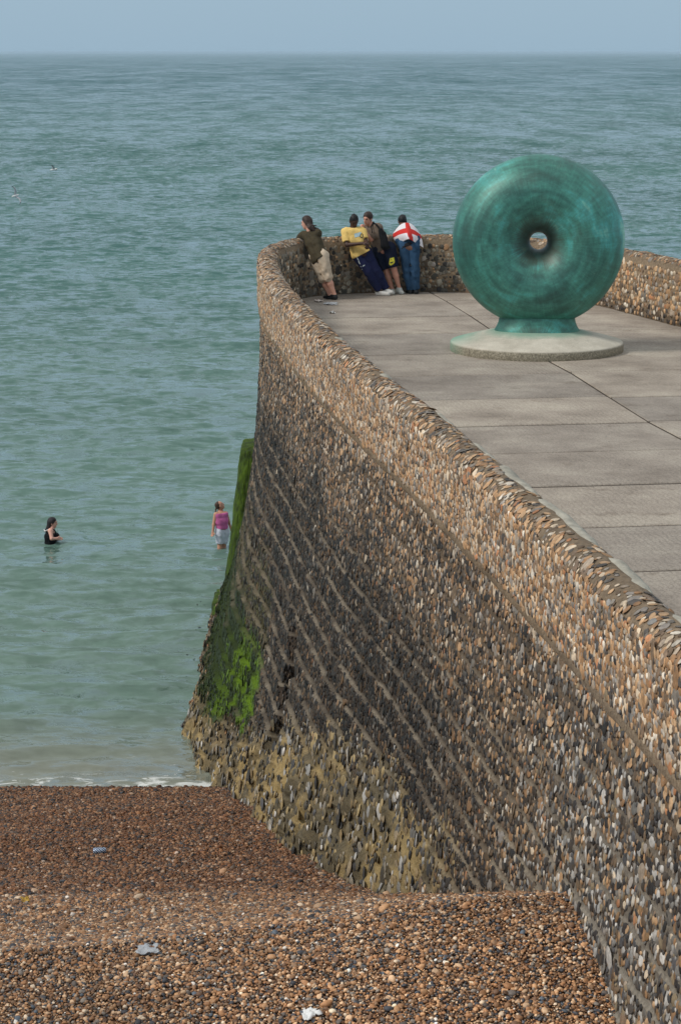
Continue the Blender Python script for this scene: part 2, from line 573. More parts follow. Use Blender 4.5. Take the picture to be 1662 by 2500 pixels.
# lower, battered face
s_b = np.arange(7.0, 58.0, 0.075)
z_b = np.concatenate([CREASE - LIFT * (k + np.array([0.0, 0.13, 0.27, 0.41, 0.55, 0.69, 0.81, 0.905, 0.945, 0.985])) for k in range(22)])
SS, ZZ = np.meshgrid(s_b, z_b, indexing='ij')
P, Nn, fr, _ = outer_points(SS.ravel(), ZZ.ravel())
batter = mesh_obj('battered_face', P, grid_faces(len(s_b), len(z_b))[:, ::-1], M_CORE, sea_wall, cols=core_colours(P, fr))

# parapet: inner face, rounded crown, outer face
prof = [(-THICK, TER - 0.3)] + [(-THICK, z) for z in np.linspace(TER, TOP - 0.2, 10)]
for a in np.linspace(math.pi, 0, 13)[1:-1]:
    prof.append((-THICK / 2 + THICK / 2 * math.cos(a), TOP - 0.2 + 0.2 * math.sin(a)))
prof += [(0.0, z) for z in np.linspace(TOP - 0.2, CREASE + 0.0, 9)] + [(-0.05, CREASE - 0.06)]
prof = np.array(prof)
s_p = np.arange(0.5, S_END - 0.2, 0.07)
pts = []
for off, z in prof:
    o, n = outline(s_p)
    p = np.c_[o + n * off, np.full(len(s_p), z)]
    w = 0.02 * fbm(p * 2.5, 71)
    ww = 0.035 * fbm(p * np.array([1.3, 1.3, 0.2]), 72) * sstep(TER, TOP, np.array([z]))
    p[:, :2] += n * w[:, None] * (1 if off > -THICK / 2 else -1)
    p[:, 2] += ww * (z > TER + .6)
    pts.append(p)
P = np.stack(pts, 1).reshape(-1, 3)

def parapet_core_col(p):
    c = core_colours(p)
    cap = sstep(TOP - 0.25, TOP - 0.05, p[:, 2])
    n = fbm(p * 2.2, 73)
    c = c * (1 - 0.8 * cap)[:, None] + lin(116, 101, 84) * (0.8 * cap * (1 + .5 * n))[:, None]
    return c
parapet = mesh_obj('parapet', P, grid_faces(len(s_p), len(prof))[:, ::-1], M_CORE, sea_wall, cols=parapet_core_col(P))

# ---- flint facing: rows of cobbles
def lay_face(kind, s0, s1, rows, size, keep=1.0, jit=0.3):
    """rows: list of heights (outer/inner) or crown angles; returns arrays"""
    out = []
    for r in rows:
        n = int((s1 - s0) / (size * 0.98))
        s = s0 + (np.arange(n) + rng.uniform(-jit, jit, n) + rng.random()) * (s1 - s0) / n
        if keep < 1: s = s[rng.random(len(s)) < keep]
        out.append((s, np.full(len(s), r) + rng.uniform(-0.22, 0.22, len(s)) * size))
    s = np.concatenate([a for a, _ in out]); r = np.concatenate([b for _, b in out])
    return s, r

def orient(nv, s, tilt=0.10):
    """stone axes: Z along the surface normal, X along the wall, spun a little"""
    _, n2 = outline(s)
    X = np.c_[-n2[:, 1], n2[:, 0], np.zeros(len(s))] * -1
    Z = nrm(nv + rng.normal(0, tilt, nv.shape))
    X = nrm(X - Z * (X * Z).sum(1)[:, None])
    Y = np.cross(Z, X)
    a = rng.uniform(-1.5, 1.5, len(s)) * rng.random(len(s))
    X2 = X * np.cos(a)[:, None] + Y * np.sin(a)[:, None]
    Y2 = np.cross(Z, X2)
    return euler_from_axes(X2, Y2, Z)

def stone_sizes(n, size, proud=0.5):
    k = rng.lognormal(0, 0.30, n) * np.where(rng.random(n) < .10, 1.6, 1.0)
    return np.c_[size * 0.50 * k * rng.uniform(0.75, 1.15, n), size * 0.50 * k * rng.uniform(0.85, 1.3, n), size * proud * rng.uniform(0.6, 1.1, n)]

def s_at_y(y): return float(FS[np.argmin(np.abs(np.where(np.arange(len(FS)) < np.argmax(FINE[:, 1]), FINE[:, 1], 1e9) - y))])
COPING = ((19.15, 20.6, 1.75, 2.9), (17.1, 18.95, 1.6, 2.9), (15.55, 16.65, 1.6, 2.9), (14.0, 15.0, 1.8, 2.9), (20.9, 22.0, 2.0, 2.8), (22.9, 23.8, 2.1, 2.8), (26.2, 26.6, 1.5, 2.6), (29.8, 30.2, 1.5, 2.5))
# outer face of the parapet
ST = 0.045
s, z = lay_face('outer', 6.0, 57.0, np.arange(CREASE + 0.10, TOP - 0.12, ST * 1.05), ST)
o, n = outline(s)
p = np.c_[o, z]; p[:, :2] += n * (0.02 * fbm(p * 2.5, 71))[:, None]
nv = np.c_[n, np.full(len(s), 0.0)]
par_out = (p, orient(nv, s), stone_sizes(len(s), ST * 1.2, 0.20), stone_colours(p))
# crown
s, a = lay_face('crown', 6.0, S_END - 1, [0.15, 0.4, 0.65, 0.9, 1.2, 1.5, 1.8, 2.1, 2.4], 0.056, 0.66)
a = np.clip(a + rng.uniform(-.12, .12, len(a)), 0.0, 2.8)
o, n = outline(s)
off = -THICK / 2 + THICK / 2 * np.cos(a)
p = np.c_[o + n * off[:, None], TOP - 0.197 + 0.2 * np.sin(a)]
p[:, 2] += 0.035 * fbm(p * np.array([1.3, 1.3, 0.2]), 72)
nv = np.c_[n * np.cos(a)[:, None], np.sin(a)]
cc = stone_colours(p)
caps = np.zeros(len(s), bool)
for y0, y1, w0, w1 in COPING: caps |= (s > s_at_y(y0) - .03) & (s < s_at_y(y1) + .03) & (a > w0 - .1)
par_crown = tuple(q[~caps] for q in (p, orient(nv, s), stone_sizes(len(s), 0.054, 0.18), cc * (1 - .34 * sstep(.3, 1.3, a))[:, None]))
# inner face round the head and along the right-hand side
s_head = FS[np.argmin(np.abs(FINE[:, 1] - 40.5) + 9 * (FINE[:, 0] > 0))]
s, z = lay_face('inner', s_head, S_END - 2.0, np.arange(TER + 0.05, TOP - 0.17, 0.092), 0.085, 0.94)
o, n = outline(s)
p = np.c_[o - n * (THICK - 0.0), z]; p[:, :2] -= n * (0.02 * fbm(p * 2.5, 71))[:, None]
nv = np.c_[-n, np.zeros(len(s))]
ci = stone_colours(p)
left_in = sstep(4.9, 3.8, p[:, 0])      # the inner face round the head is older, darker flint
n_in = len(p)
dkin = np.array([lin(112, 106, 94), lin(82, 77, 68), lin(136, 127, 112), lin(62, 58, 54), lin(158, 148, 130), lin(102, 86, 68)])[rng.integers(0, 6, n_in)]
ci = np.where((rng.random(n_in) < left_in * 0.85)[:, None], dkin * (0.8 + .4 * rng.random(n_in))[:, None], ci)
par_in = (p, orient(nv, s), stone_sizes(n_in, 0.074, 0.26), ci)
# stepped face: three rows to each lift
rows = []
k = 0
while CREASE - k * LIFT > -0.35:
    zt = CREASE - k * LIFT
    for fz in (0.05, 0.19, 0.33, 0.47, 0.61, 0.75):
        rows.append(zt - fz * LIFT)
    k += 1
s, z = lay_face('batter', 7.0, 50.0, rows, 0.048, 0.93)
p, n, fr, d = outer_points(s, z)
keep = p[:, 2] > beach_z(p[:, 0], p[:, 1]) - 0.15
keep &= (d > -0.12) & (rng.random(len(d)) > 0.70 * wall_zone(p)[2])
s, z, p, n = s[keep], z[keep], p[keep], n[keep]
nv = nrm(np.c_[n, np.full(len(s), 0.12)])
footm = wall_zone(p)[2]
al, br = algae_amount(p)
bsz = stone_sizes(len(s), 0.056, 0.20) * (1 + 1.0 * footm * rng.random(len(s)))[:, None]
bsz[:, 2] *= (1 - 0.55 * np.clip(al * 1.3, 0, 1))
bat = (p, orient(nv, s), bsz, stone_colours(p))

def near_split(data, count, name_single, name_rest, parent):
    """the stones that show largest in view become single parts, the rest one mass"""
    p, r, sc, c = data
    px, py = project(p)
    vis = (px > 0) & (px < 1662) & (py > 0) & (py < 2500)
    dist = np.linalg.norm(p - np.array([0, 0, CAM_H]), axis=1)
    score = np.where(vis, sc.max(1) / dist, 0)
    idx = np.argsort(-score)[:count]
    m = np.zeros(len(p), bool); m[idx] = True
    single_stones(name_single, p[m], r[m], sc[m], c[m], M_STONE_O, parent)
    scatter(name_rest, p[~m], r[~m], sc[~m], c[~m], M_STONE_I, parent)

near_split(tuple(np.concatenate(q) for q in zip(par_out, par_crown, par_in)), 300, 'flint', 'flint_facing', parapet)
near_split(bat, 300, 'cobble', 'cobble_facing', batter)

# ---- smooth mortar capping on the near crown, in uneven runs
M_CAP = plain('coping_mortar', lin(158, 153, 140), 0.9, 0.2, 0.28, 9, 0.8, 0.03)
def capping(s0, s1, w0, w1):
    ss = np.arange(s0, s1, 0.05)
    aa = np.linspace(0, 1, 9)
    V = []
    for q in ss:
        e = min(1, (q - s0) / 0.25, (s1 - q) / 0.25)
        e = max(e, 0) ** 0.5
        lo = w0 + (1 - e) * 0.5 * (w1 - w0) + 0.30 * float(fbm(np.array([[q * 2.1, 0.3, 0]]), 81)[0])
        hi = w1 - (1 - e) * 0.5 * (w1 - w0) + 0.12 * float(vnoise(np.array([[q * 2.1, 5.3, 0]]), 83)[0])
        o, n = outline(np.array([q]))
        for t in aa:
            a = lo + (hi - lo) * t
            bul = -0.02 + 0.05 * math.sin(math.pi * t) ** 0.6 * e
            rx, rz = THICK / 2 + bul, 0.2 + bul
            off = -THICK / 2 + rx * math.cos(a)
            pz = TOP - 0.2 + rz * math.sin(a)
            xy = o[0] + n[0] * off
            pz += 0.035 * float(fbm(np.array([[xy[0], xy[1], pz]]) * np.array([1.3, 1.3, 0.2]), 72)[0]) + 0.012 * float(vnoise(np.array([[q * 6, t * 3, 0]]), 85)[0])
            V.append((xy[0], xy[1], pz))
    f = grid_faces(len(ss), len(aa))
    return mesh_obj('coping', np.array(V), f, M_CAP, parapet)
for y0, y1, w0, w1 in COPING:
    capping(s_at_y(y0), s_at_y(y1), w0, w1)

# ---- buttress at the seaward corner, grown over with weed
def algae_mat():
    t = NT('weed_covered_stone')
    p = geopos(t)
    n = t.noise(3.5, 6, 0.65, p)
    m = t.node('ShaderNodeMapping', inp={'Scale': (9, 9, 1.6)})
    t.link(p, m.inputs[0])
    n2 = t.noise(2.2, 5, 0.6, m.outputs[0])
    r = t.ramp(t.mix(0.5, n.outputs['Fac'], n2.outputs['Fac']), [(0.30, lin(30, 36, 18)), (0.44, lin(56, 72, 22)), (0.58, lin(84, 108, 24)), (0.76, lin(120, 138, 40))])
    t.link(r.outputs[0], t.b.inputs['Base Color'])
    t.b.inputs['Roughness'].default_value = 0.8
    t.b.inputs['Specular IOR Level'].default_value = 0.2
    t.bump(n2.outputs['Fac'], 1.0, 0.1)
    return t.m
M_ALGAE = algae_mat()

def weedy_pier(name, foot, top, z0, z1, seed):
    """rough battered pier: rounded plan lofted from the foot (x0,x1,y0,y1) to the top, ragged all over"""
    nr, nh = 56, 60
    ang = np.linspace(0, 2 * np.pi, nr, endpoint=False)
    e = 0.35
    ux = np.sign(np.cos(ang)) * np.abs(np.cos(ang)) ** e; uy = np.sign(np.sin(ang)) * np.abs(np.sin(ang)) ** e
    V = []
    hs = np.r_[np.linspace(0, 1, nh), 1.0, 1.0, 1.0]
    sh = np.r_[np.ones(nh), 0.9, 0.6, 0.02]
    dz = np.r_[np.zeros(nh - 1), 0.0, 0.03, 0.045, 0.05]
    for h, k, d in zip(hs, sh, dz):
        f = np.array(foot) * (1 - h) + np.array(top) * h
        cx, cy, rx, ry = (f[0] + f[1]) / 2, (f[2] + f[3]) / 2, (f[1] - f[0]) / 2, (f[3] - f[2]) / 2
        V.append(np.c_[cx + rx * k * ux, cy + ry * k * uy, np.full(nr, z0 + (z1 - z0) * h + d)])
    V = np.concatenate(V)
    n = fbm(V * np.array([2.2, 2.2, 1.3]), seed) * 0.09 + fbm(V * np.array([9, 9, 3.0]), seed + 3) * 0.045
    c = np.array([(foot[0] + foot[1]) / 2, (foot[2] + foot[3]) / 2, 0])
    V[:, :2] += nrm((V - c)[:, :2]) * n[:, None]
    V[:, 2] += 0.5 * n * (V[:, 2] > z1 - 0.2)
    m = len(hs)
    id_ = np.arange(m * nr).reshape(m, nr)
    f = np.stack([id_[:-1], np.roll(id_, -1, 1)[:-1], np.roll(id_, -1, 1)[1:], id_[1:]], -1).reshape(-1, 4)
    return mesh_obj(name, V, f, M_ALGAE, sea_wall)

weedy_pier('buttress', (-2.60, -0.9, 43.9, 47.6), (-2.05, -0.9, 44.35, 46.0), -1.0, 3.34, 91)
weedy_pier('buttress_step', (-2.74, -1.2, 43.1, 45.8), (-2.60, -1.2, 43.4, 45.4), -1.0, 0.25, 95)

# ================================================================ TERRACE
AX = nrm(np.array([-0.142, 0.99])); BX = np.array([AX[1], -AX[0]])
def slab_mat():
    t = NT('brushed_concrete')
    p = geopos(t)
    oi = t.node('ShaderNodeObjectInfo')
    n = t.noise(0.9, 7, 0.62, p)
    n2 = t.noise(55, 3, 0.6, p)
    base = t.ramp(n.outputs['Fac'], [(0.28, lin(132, 122, 112)), (0.5, lin(160, 150, 139)), (0.72, lin(182, 173, 160))])
    spk = t.ramp(n2.outputs['Fac'], [(0.30, (0.60,) * 3), (0.6, (1.08,) * 3)])
    c = t.mix(1.0, base.outputs[0], spk.outputs[0], 'MULTIPLY')
    tint = t.ramp(oi.outputs['Random'], [(0, (0.80, 0.80, 0.80)), (0.5, (0.97, 0.955, 0.93)), (1, (1.06, 1.04, 1.0))])
    c = t.mix(1.0, c, tint.outputs[0], 'MULTIPLY')
    # brush grooves along the pier
    mp = t.node('ShaderNodeMapping', inp={'Rotation': (0, 0, -math.atan2(AX[0], AX[1]) * -1)})
    t.link(p, mp.inputs[0])
    w = t.node('ShaderNodeTexWave', bands_direction='X', inp={'Scale': 4.4, 'Distortion': 4.5, 'Detail': 2.0, 'Detail Scale': 1.5})
    t.link(mp.outputs[0], w.inputs[0])
    patch = t.ramp(t.noise(0.5, 3, 0.5, p).outputs['Fac'], [(0.40, (0, 0, 0)), (0.62, (1, 1, 1))])
    gr = t.ramp(w.outputs['Fac'], [(0.0, (0.86,) * 3), (0.45, (1.0,) * 3)])
    c = t.mix(patch.outputs[0], c, t.mix(1.0, c, gr.outputs[0], 'MULTIPLY'))
    # damp stain blotches
    st = t.ramp(t.noise(1.6, 5, 0.7, p).outputs['Fac'], [(0.58, (1, 1, 1)), (0.70, (0.70, 0.67, 0.64))])
    c = t.mix(1.0, c, st.outputs[0], 'MULTIPLY')
    sp_ = t.ramp(t.noise(7.0, 4, 0.7, p).outputs['Fac'], [(0.66, (1, 1, 1)), (0.72, (0.62, 0.59, 0.56))])
    c = t.mix(1.0, c, sp_.outputs[0], 'MULTIPLY')
    lt = t.ramp(t.noise(0.7, 4, 0.75, p).outputs['Fac'], [(0.60, (1, 1, 1)), (0.74, (1.16, 1.15, 1.13))])
    c = t.mix(1.0, c, lt.outputs[0], 'MULTIPLY')
    t.link(c, t.b.inputs['Base Color'])
    t.b.inputs['Roughness'].default_value = 0.85
    t.b.inputs['Specular IOR Level'].default_value = 0.25
    h = t.mix(0.5, w.outputs['Fac'], n2.outputs['Fac'])
    t.bump(h, 0.3, 0.008)
    return t.m
M_SLAB = slab_mat()
M_JOINT = plain('joint_dirt', lin(70, 62, 54), 0.95, 0.1, 0.35, 12)

# the bed under the slabs, inside the wall
inn = []
for q in np.arange(1.0, S_END - 0.3, 0.25):
    o, n = outline(np.array([q]))
    inn.append(o[0] - n[0] * (THICK - 0.12))
inn = np.array(inn)
bm = bmesh.new()
vs = [bm.verts.new((x, y, TER - 0.014)) for x, y in inn]
f = bm.faces.new(vs)
if f.calc_area() and f.normal.z < 0: f.normal_flip()
bmesh.ops.recalc_face_normals(bm, faces=bm.faces[:])
terrace = bm_obj('terrace', bm, M_JOINT, smooth=False)
if terrace.data.polygons[0].normal.z < 0: terrace.data.flip_normals()
tag(terrace, kind='structure')

inn2 = []
for q in np.arange(1.0, S_END - 0.3, 0.4):
    o, n = outline(np.array([q]))
    inn2.append(o[0] - n[0] * (THICK - 0.10))
inn2 = np.array(inn2)
def clip_poly(poly, region):
    """Sutherland-Hodgman against the (clockwise walked, nearly convex) inner outline"""
    out = [np.array(p) for p in poly]
    m = len(region)
    for i in range(m):
        a, b = region[i], region[(i + 1) % m]
        e = b - a
        side = lambda p: -(e[0] * (p[1] - a[1]) - e[1] * (p[0] - a[0]))
        res = []
        for j in range(len(out)):
            p, q = out[j], out[(j + 1) % len(out)]
            sp, sq = side(p), side(q)
            if sp >= 0: res.append(p)
            if sp * sq < 0: res.append(p + (q - p) * sp / (sp - sq))
        out = res
        if len(out) < 3: return []
    return out
hull_region = np.vstack([inn2])
# keep it convex: use only the head and straight sides
from itertools import chain
def convex_hull(pts):
    pts = sorted(map(tuple, pts))
    def half(ps):
        h = []
        for p in ps:
            while len(h) >= 2 and (h[-1][0] - h[-2][0]) * (p[1] - h[-2][1]) - (h[-1][1] - h[-2][1]) * (p[0] - h[-2][0]) <= 0: h.pop()
            h.append(p)
        return h
    lo, up = half(pts), half(pts[::-1])
    return np.array(lo[:-1] + up[:-1])
HULL = convex_hull(inn2)[::-1]
ROWS = [7.0, 9.4, 11.6, 13.9, 16.1, 18.35, 20.55, 22.65, 24.95, 27.1, 29.3, 31.55, 34.15, 36.6, 39.4, 42.0, 44.7, 49.5]
COLS = [-2.0, 8.55, 16.0]
gap, gap_s = 0.020, 0.036
for i in range(len(ROWS) - 1):
    for j in range(2):
        skew = 0.06 * math.sin(i * 2.3)
        poly = []
        for sgn_s, sgn_t in ((0, 0), (0, 1), (1, 1), (1, 0)):
            a_ = ROWS[i + sgn_s] + (gap_s if sgn_s == 0 else -gap_s) + 0.05 * math.sin((i + sgn_s) * 2.7) * (1 if j else -1)
            wob = 0.05 * math.sin((i + sgn_s) * 1.7)
            b_ = COLS[j + sgn_t] + (gap if sgn_t == 0 else -gap) + wob
            poly.append(AX * a_ + BX * b_)
        poly = clip_poly(poly, HULL)
        if len(poly) < 3: continue
        bm = bmesh.new()
        dz = random.uniform(-0.004, 0.004)
        top = [bm.verts.new((p[0], p[1], TER + dz)) for p in poly]
        ft = bm.faces.new(top)
        ft.normal_update()
        if ft.normal.z < 0: ft.normal_flip()
        r = bmesh.ops.extrude_face_region(bm, geom=[ft])
        for v in r['geom']:
            if isinstance(v, bmesh.types.BMVert): v.co.z -= 0.10
        bmesh.ops.recalc_face_normals(bm, faces=bm.faces[:])
        bmesh.ops.bevel(bm, geom=[e for e in bm.edges if all(abs(v.co.z - TER) < 0.02 for v in e.verts)], offset=0.012, segments=1, affect='EDGES')
        bm_obj('slab', bm, M_SLAB, terrace, smooth=False)

# ================================================================ BEACH
def beach_mat():
    t = NT('shingle')
    p = geopos(t)
    v = t.node('ShaderNodeTexVoronoi', inp={'Scale': 26.0, 'Randomness': 1.0})
    t.link(p, v.inputs['Vector'])
    sep = t.node('ShaderNodeSeparateColor')
    t.link(v.outputs['Color'], sep.inputs[0])
    r = t.ramp(sep.outputs[0], [(0.0, lin(74, 52, 38)), (0.25, lin(112, 76, 50)), (0.45, lin(60, 54, 50)), (0.65, lin(140, 98, 64)), (0.85, lin(98, 88, 78)), (1.0, lin(176, 150, 124))])
    t.link(r.outputs[0], t.b.inputs['Base Color'])
    t.b.inputs['Roughness'].default_value = 0.75
    t.bump(v.outputs['Distance'], 1.0, -0.03)
    return t.m
gx = np.r_[np.arange(-70, -12, 1.5), np.arange(-12, 8.0, 0.16)]
gy = np.r_[np.arange(-12, 9, 1.5), np.arange(9, 36.5, 0.16), np.arange(37, 60, 2.0)]
GX, GY = np.meshgrid(gx, gy, indexing='ij')
beach = mesh_obj('beach', np.c_[GX.ravel(), GY.ravel(), (beach_z(GX, GY)).ravel() - 0.02], grid_faces(len(gx), len(gy)), beach_mat())
tag(beach, kind='structure')

PAL_PEB = np.array([lin(152, 110, 76), lin(130, 96, 68), lin(104, 78, 60), lin(178, 136, 98), lin(196, 162, 128), lin(92, 84, 78), lin(66, 66, 70), lin(128, 118, 108), lin(208, 186, 160), lin(226, 216, 204), lin(138, 108, 82), lin(84, 92, 100)])
W_PEB = np.array([.16, .15, .10, .13, .11, 0.08, .09, .07, .035, .008, .11, .03]); W_PEB /= W_PEB.sum()
def pebbles(x0, x1, y0, y1, g, rmean):
    nx, ny = int((x1 - x0) / g), int((y1 - y0) / g)
    X, Y = np.meshgrid(np.arange(nx), np.arange(ny), indexing='ij')
    x = x0 + (X.ravel() + 0.5 * (Y.ravel() % 2) + rng.uniform(-.45, .45, X.size)) * g
    y = y0 + (Y.ravel() + rng.uniform(-.45, .45, X.size)) * g
    half = 0.162 * y + 1.6
    wx = np.interp(y, FINE[:2300, 1], FINE[:2300, 0])
    ok = (np.abs(x) < half) & (x < wx + 0.1)
    x, y = x[ok], y[ok]
    n = len(x)
    k = rmean * rng.lognormal(0, 0.36, n)
    z = beach_z(x, y) + rng.uniform(-.4, .5, n) * k
    sc = np.c_[k * rng.uniform(.8, 1.3, n), k * rng.uniform(.75, 1.1, n), k * rng.uniform(.5, .85, n)]
    rot = np.c_[rng.normal(0, .35, n), rng.normal(0, .35, n), rng.uniform(0, 6.28, n)]
    p = np.c_[x, y, z]
    c = PAL_PEB[rng.choice(len(PAL_PEB), n, p=W_PEB)]
    patch = fbm(p * np.array([.5, .8, 0]), 101)
    wet = 0.12 + 0.8 * sstep(16.0, 27, y) + 0.25 * sstep(-.1, .5, patch)
    wet = np.clip(wet, 0, 1) * sstep(17.0, 19.5, y)
    red = np.array([0.60, 0.50, 0.44])
    c = c * (1 - wet[:, None] * (1 - red))
    dry = sstep(17.2, 15.0, y) * sstep(-.5, .3, patch)
    c = c * (1 + 0.35 * dry)[:, None]
    strand = sstep(32.2, 32.7, y)
    c = c * (1 - 0.45 * strand)[:, None]
    return p, rot, sc, np.clip(c * rng.uniform(.7, 1.3, n)[:, None], 0, 1)
pa = pebbles(-4.6, 3.0, 11.9, 20.2, 0.0200, 0.0108)
pb = pebbles(-7.2, 1.5, 20.2, 33.4, 0.0265, 0.0135)
px_, py_ = project(pa[0])
sc_ = np.where((px_ > 0) & (px_ < 1662) & (py_ < 2500) & (py_ > 0), pa[2].max(1) / np.linalg.norm(pa[0] - np.array([0, 0, CAM_H]), axis=1), 0)
ix = np.argsort(-sc_)[:300]
mk = np.zeros(len(sc_), bool); mk[ix] = True
single_stones('pebble', *(q[mk] for q in pa), M_PEB_O, beach)
sh = scatter('shingle', *(np.concatenate([q[~mk], w]) for q, w in zip(pa, pb)), M_PEB_I, beach, subdiv=2, amp=0.22)

# ================================================================ SEA
def sea_mat():
    t = NT('sea_water')
    p = geopos(t)
    sx = t.node('ShaderNodeSeparateXYZ'); t.link(p, sx.inputs[0])
    def rng_(src, a, b, c=0.0, d=1.0):
        m = t.node('ShaderNodeMapRange', inp={'From Min': a, 'From Max': b, 'To Min': c, 'To Max': d}); m.interpolation_type = 'SMOOTHSTEP'
        t.link(src, m.inputs['Value']); return m.outputs[0]
    y = sx.outputs[1]
    # suspended silt near the shore, clear green further out
    c = t.mix(rng_(y, 33.0, 38.5), lin(132, 134, 120), lin(102, 126, 114))
    c = t.mix(rng_(y, 39.0, 58.0), c, lin(90, 118, 108))
    c = t.mix(rng_(y, 55.0, 130.0), c, lin(68, 106, 101))
    c = t.mix(rng_(y, 120.0, 900.0), c, lin(54, 96, 100))
    def nz(scale, sxy, detail=3, rough=0.55, dist=0.0):
        m = t.node('ShaderNodeMapping', inp={'Scale': (sxy[0], sxy[1], 1), 'Rotation': (0, 0, R(6))})
        t.link(p, m.inputs[0])
        n = t.noise(scale, detail, rough, m.outputs[0]); n.inputs['Distortion'].default_value = dist
        return n.outputs['Fac']
    # broad wind streaks: light and dark of wave slopes painted into the colour
    slope_tone = nz(0.02, (0.35, 1.6), 4, 0.6)
    c = t.mix(1.0, c, t.ramp(slope_tone, [(0.35, (0.82, 0.85, 0.87)), (0.65, (1.08, 1.06, 1.05))]).outputs[0], 'MULTIPLY')
    # foam
    lace = nz(3.2, (0.55, 1.3), 6, 0.7, 1.2)
    th = t.math('ADD', t.math('ADD', t.math('MULTIPLY', nz(0.35, (1.0, 0.6), 2), 0.22), rng_(y, 32.9, 34.4, 0.36, 0.56)), rng_(y, 34.4, 40.0, 0.0, 0.18))
    fo = t.math('MULTIPLY', t.math('SUBTRACT', lace, th), 14.0)
    fo = t.node('ShaderNodeClamp'); t.link(t.math('MULTIPLY', t.math('SUBTRACT', lace, th), 14.0), fo.inputs[0])
    caps = nz(0.09, (0.5, 2.0), 5, 0.65, 0.6)
    cp = t.node('ShaderNodeClamp'); t.link(t.math('MULTIPLY', t.math('SUBTRACT', caps, 0.765), 18.0), cp.inputs[0])
    cpf = t.math('MULTIPLY', cp.outputs[0], rng_(y, 150, 400))
    foam = t.math('MAXIMUM', fo.outputs[0], cpf)
    c = t.mix(t.math('MULTIPLY', foam, 0.85), c, lin(222, 224, 220))
    t.link(c, t.b.inputs['Base Color'])
    t.b.inputs['IOR'].default_value = 1.33
    t.link(t.math('ADD', t.math('MULTIPLY', foam, 0.5), rng_(y, 60, 600, 0.05, 0.15)), t.b.inputs['Roughness'])
    # ripples at several sizes: wave slopes tilt the surface
    def slope(scale, sxy, detail, rough, ax, ay, fade):
        m = t.node('ShaderNodeMapping', inp={'Scale': (sxy[0], sxy[1], 1), 'Rotation': (0, 0, R(6))})
        t.link(p, m.inputs[0])
        n = t.noise(scale, detail, rough, m.outputs[0])
        sub = t.node('ShaderNodeVectorMath', operation='SUBTRACT'); sub.inputs[1].default_value = (.5, .5, .5); t.link(n.outputs['Color'], sub.inputs[0])
        mul = t.node('ShaderNodeVectorMath', operation='MULTIPLY'); mul.inputs[1].default_value = (ax, ay, 0); t.link(sub.outputs[0], mul.inputs[0])
        sc = t.node('ShaderNodeVectorMath', operation='SCALE'); t.link(mul.outputs[0], sc.inputs[0])
        t.link(fade, sc.inputs['Scale'])
        return sc.outputs[0]
    def addv(a, b):
        m = t.node('ShaderNodeVectorMath', operation='ADD'); t.link(a, m.inputs[0]); t.link(b, m.inputs[1]); return m.outputs[0]
    g0 = t.node('ShaderNodeNewGeometry').outputs['Normal']
    g1 = addv(g0, slope(2.2, (0.75, 1.5), 4, 0.65, 1.3, 2.8, rng_(y, 33, 40, 0.8, 1.0)))
    g2 = addv(g1, slope(1.0, (0.75, 0.55), 3, 0.6, .6, 1.6, rng_(y, 36, 100, 0.45, 1.0)))
    g3 = addv(g2, slope(1.0, (0.16, 0.05), 4, 0.65, .5, 1.7, rng_(y, 90, 260, 0.2, 1.0)))
    g3 = addv(g3, slope(1.0, (0.03, 0.006), 5, 0.7, .4, 1.5, rng_(y, 300, 900, 0.1, 1.0)))
    # seen at a low angle only the near faces of the waves show: they lean towards the shore
    cb = t.node('ShaderNodeCombineXYZ'); t.link(rng_(y, 36, 320, -0.07, -0.22), cb.inputs[1])
    g3 = addv(g3, cb.outputs[0])
    nn = t.node('ShaderNodeVectorMath', operation='NORMALIZE'); t.link(g3, nn.inputs[0])
    t.link(nn.outputs[0], t.b.inputs['Normal'])
    return t.m

ys = [31.4]
while ys[-1] < 300: ys.append(ys[-1] + max(0.085, ys[-1] * 0.0030))
while ys[-1] < 30000: ys.append(ys[-1] * 1.045)
ys = np.array(ys)
us = np.linspace(-1, 1, 421)
uw = us * (0.62 + 0.38 * us ** 2)                 # finer towards the middle
half = np.where(ys < 400, 14 + 0.30 * ys, 0)
half = np.where(ys >= 400, 134 + (ys - 400) * 1.2, half)
XX = uw[None, :] * half[:, None] - 1.0
YY = np.repeat(ys[:, None], len(us), 1)
dyl = np.gradient(ys)[:, None]
dxl = (half * 0.62 / 210)[:, None]
loc = np.maximum(dyl, dxl)
ZZ = np.zeros_like(XX)
wr = np.random.default_rng(5)
shore = sstep(33.4, 40.0, YY)
for k in range(64):
    lam = 0.45 * (14 / 0.45) ** (k / 63.0)
    ang = wr.normal(0, 0.42) + 0.1
    kx, ky = math.sin(ang) * 2 * math.pi / lam, math.cos(ang) * 2 * math.pi / lam
    amp = 0.0150 * lam ** 0.85 * wr.uniform(0.6, 1.4) / (1 + (lam / 2.6) ** 1.3)
    w = sstep(2.2, 4.5, lam / loc)
    ph = kx * XX + ky * YY + wr.uniform(0, 6.28)
    mod = 0.6 + 0.5 * np.sin(XX * wr.uniform(.05, .3) + YY * wr.uniform(.05, .3) + wr.uniform(0, 6.28))
    sn = np.sin(ph)
    ZZ += amp * mod * w * (sn + 0.25 * np.cos(2 * ph)) * (0.25 + 0.75 * shore)
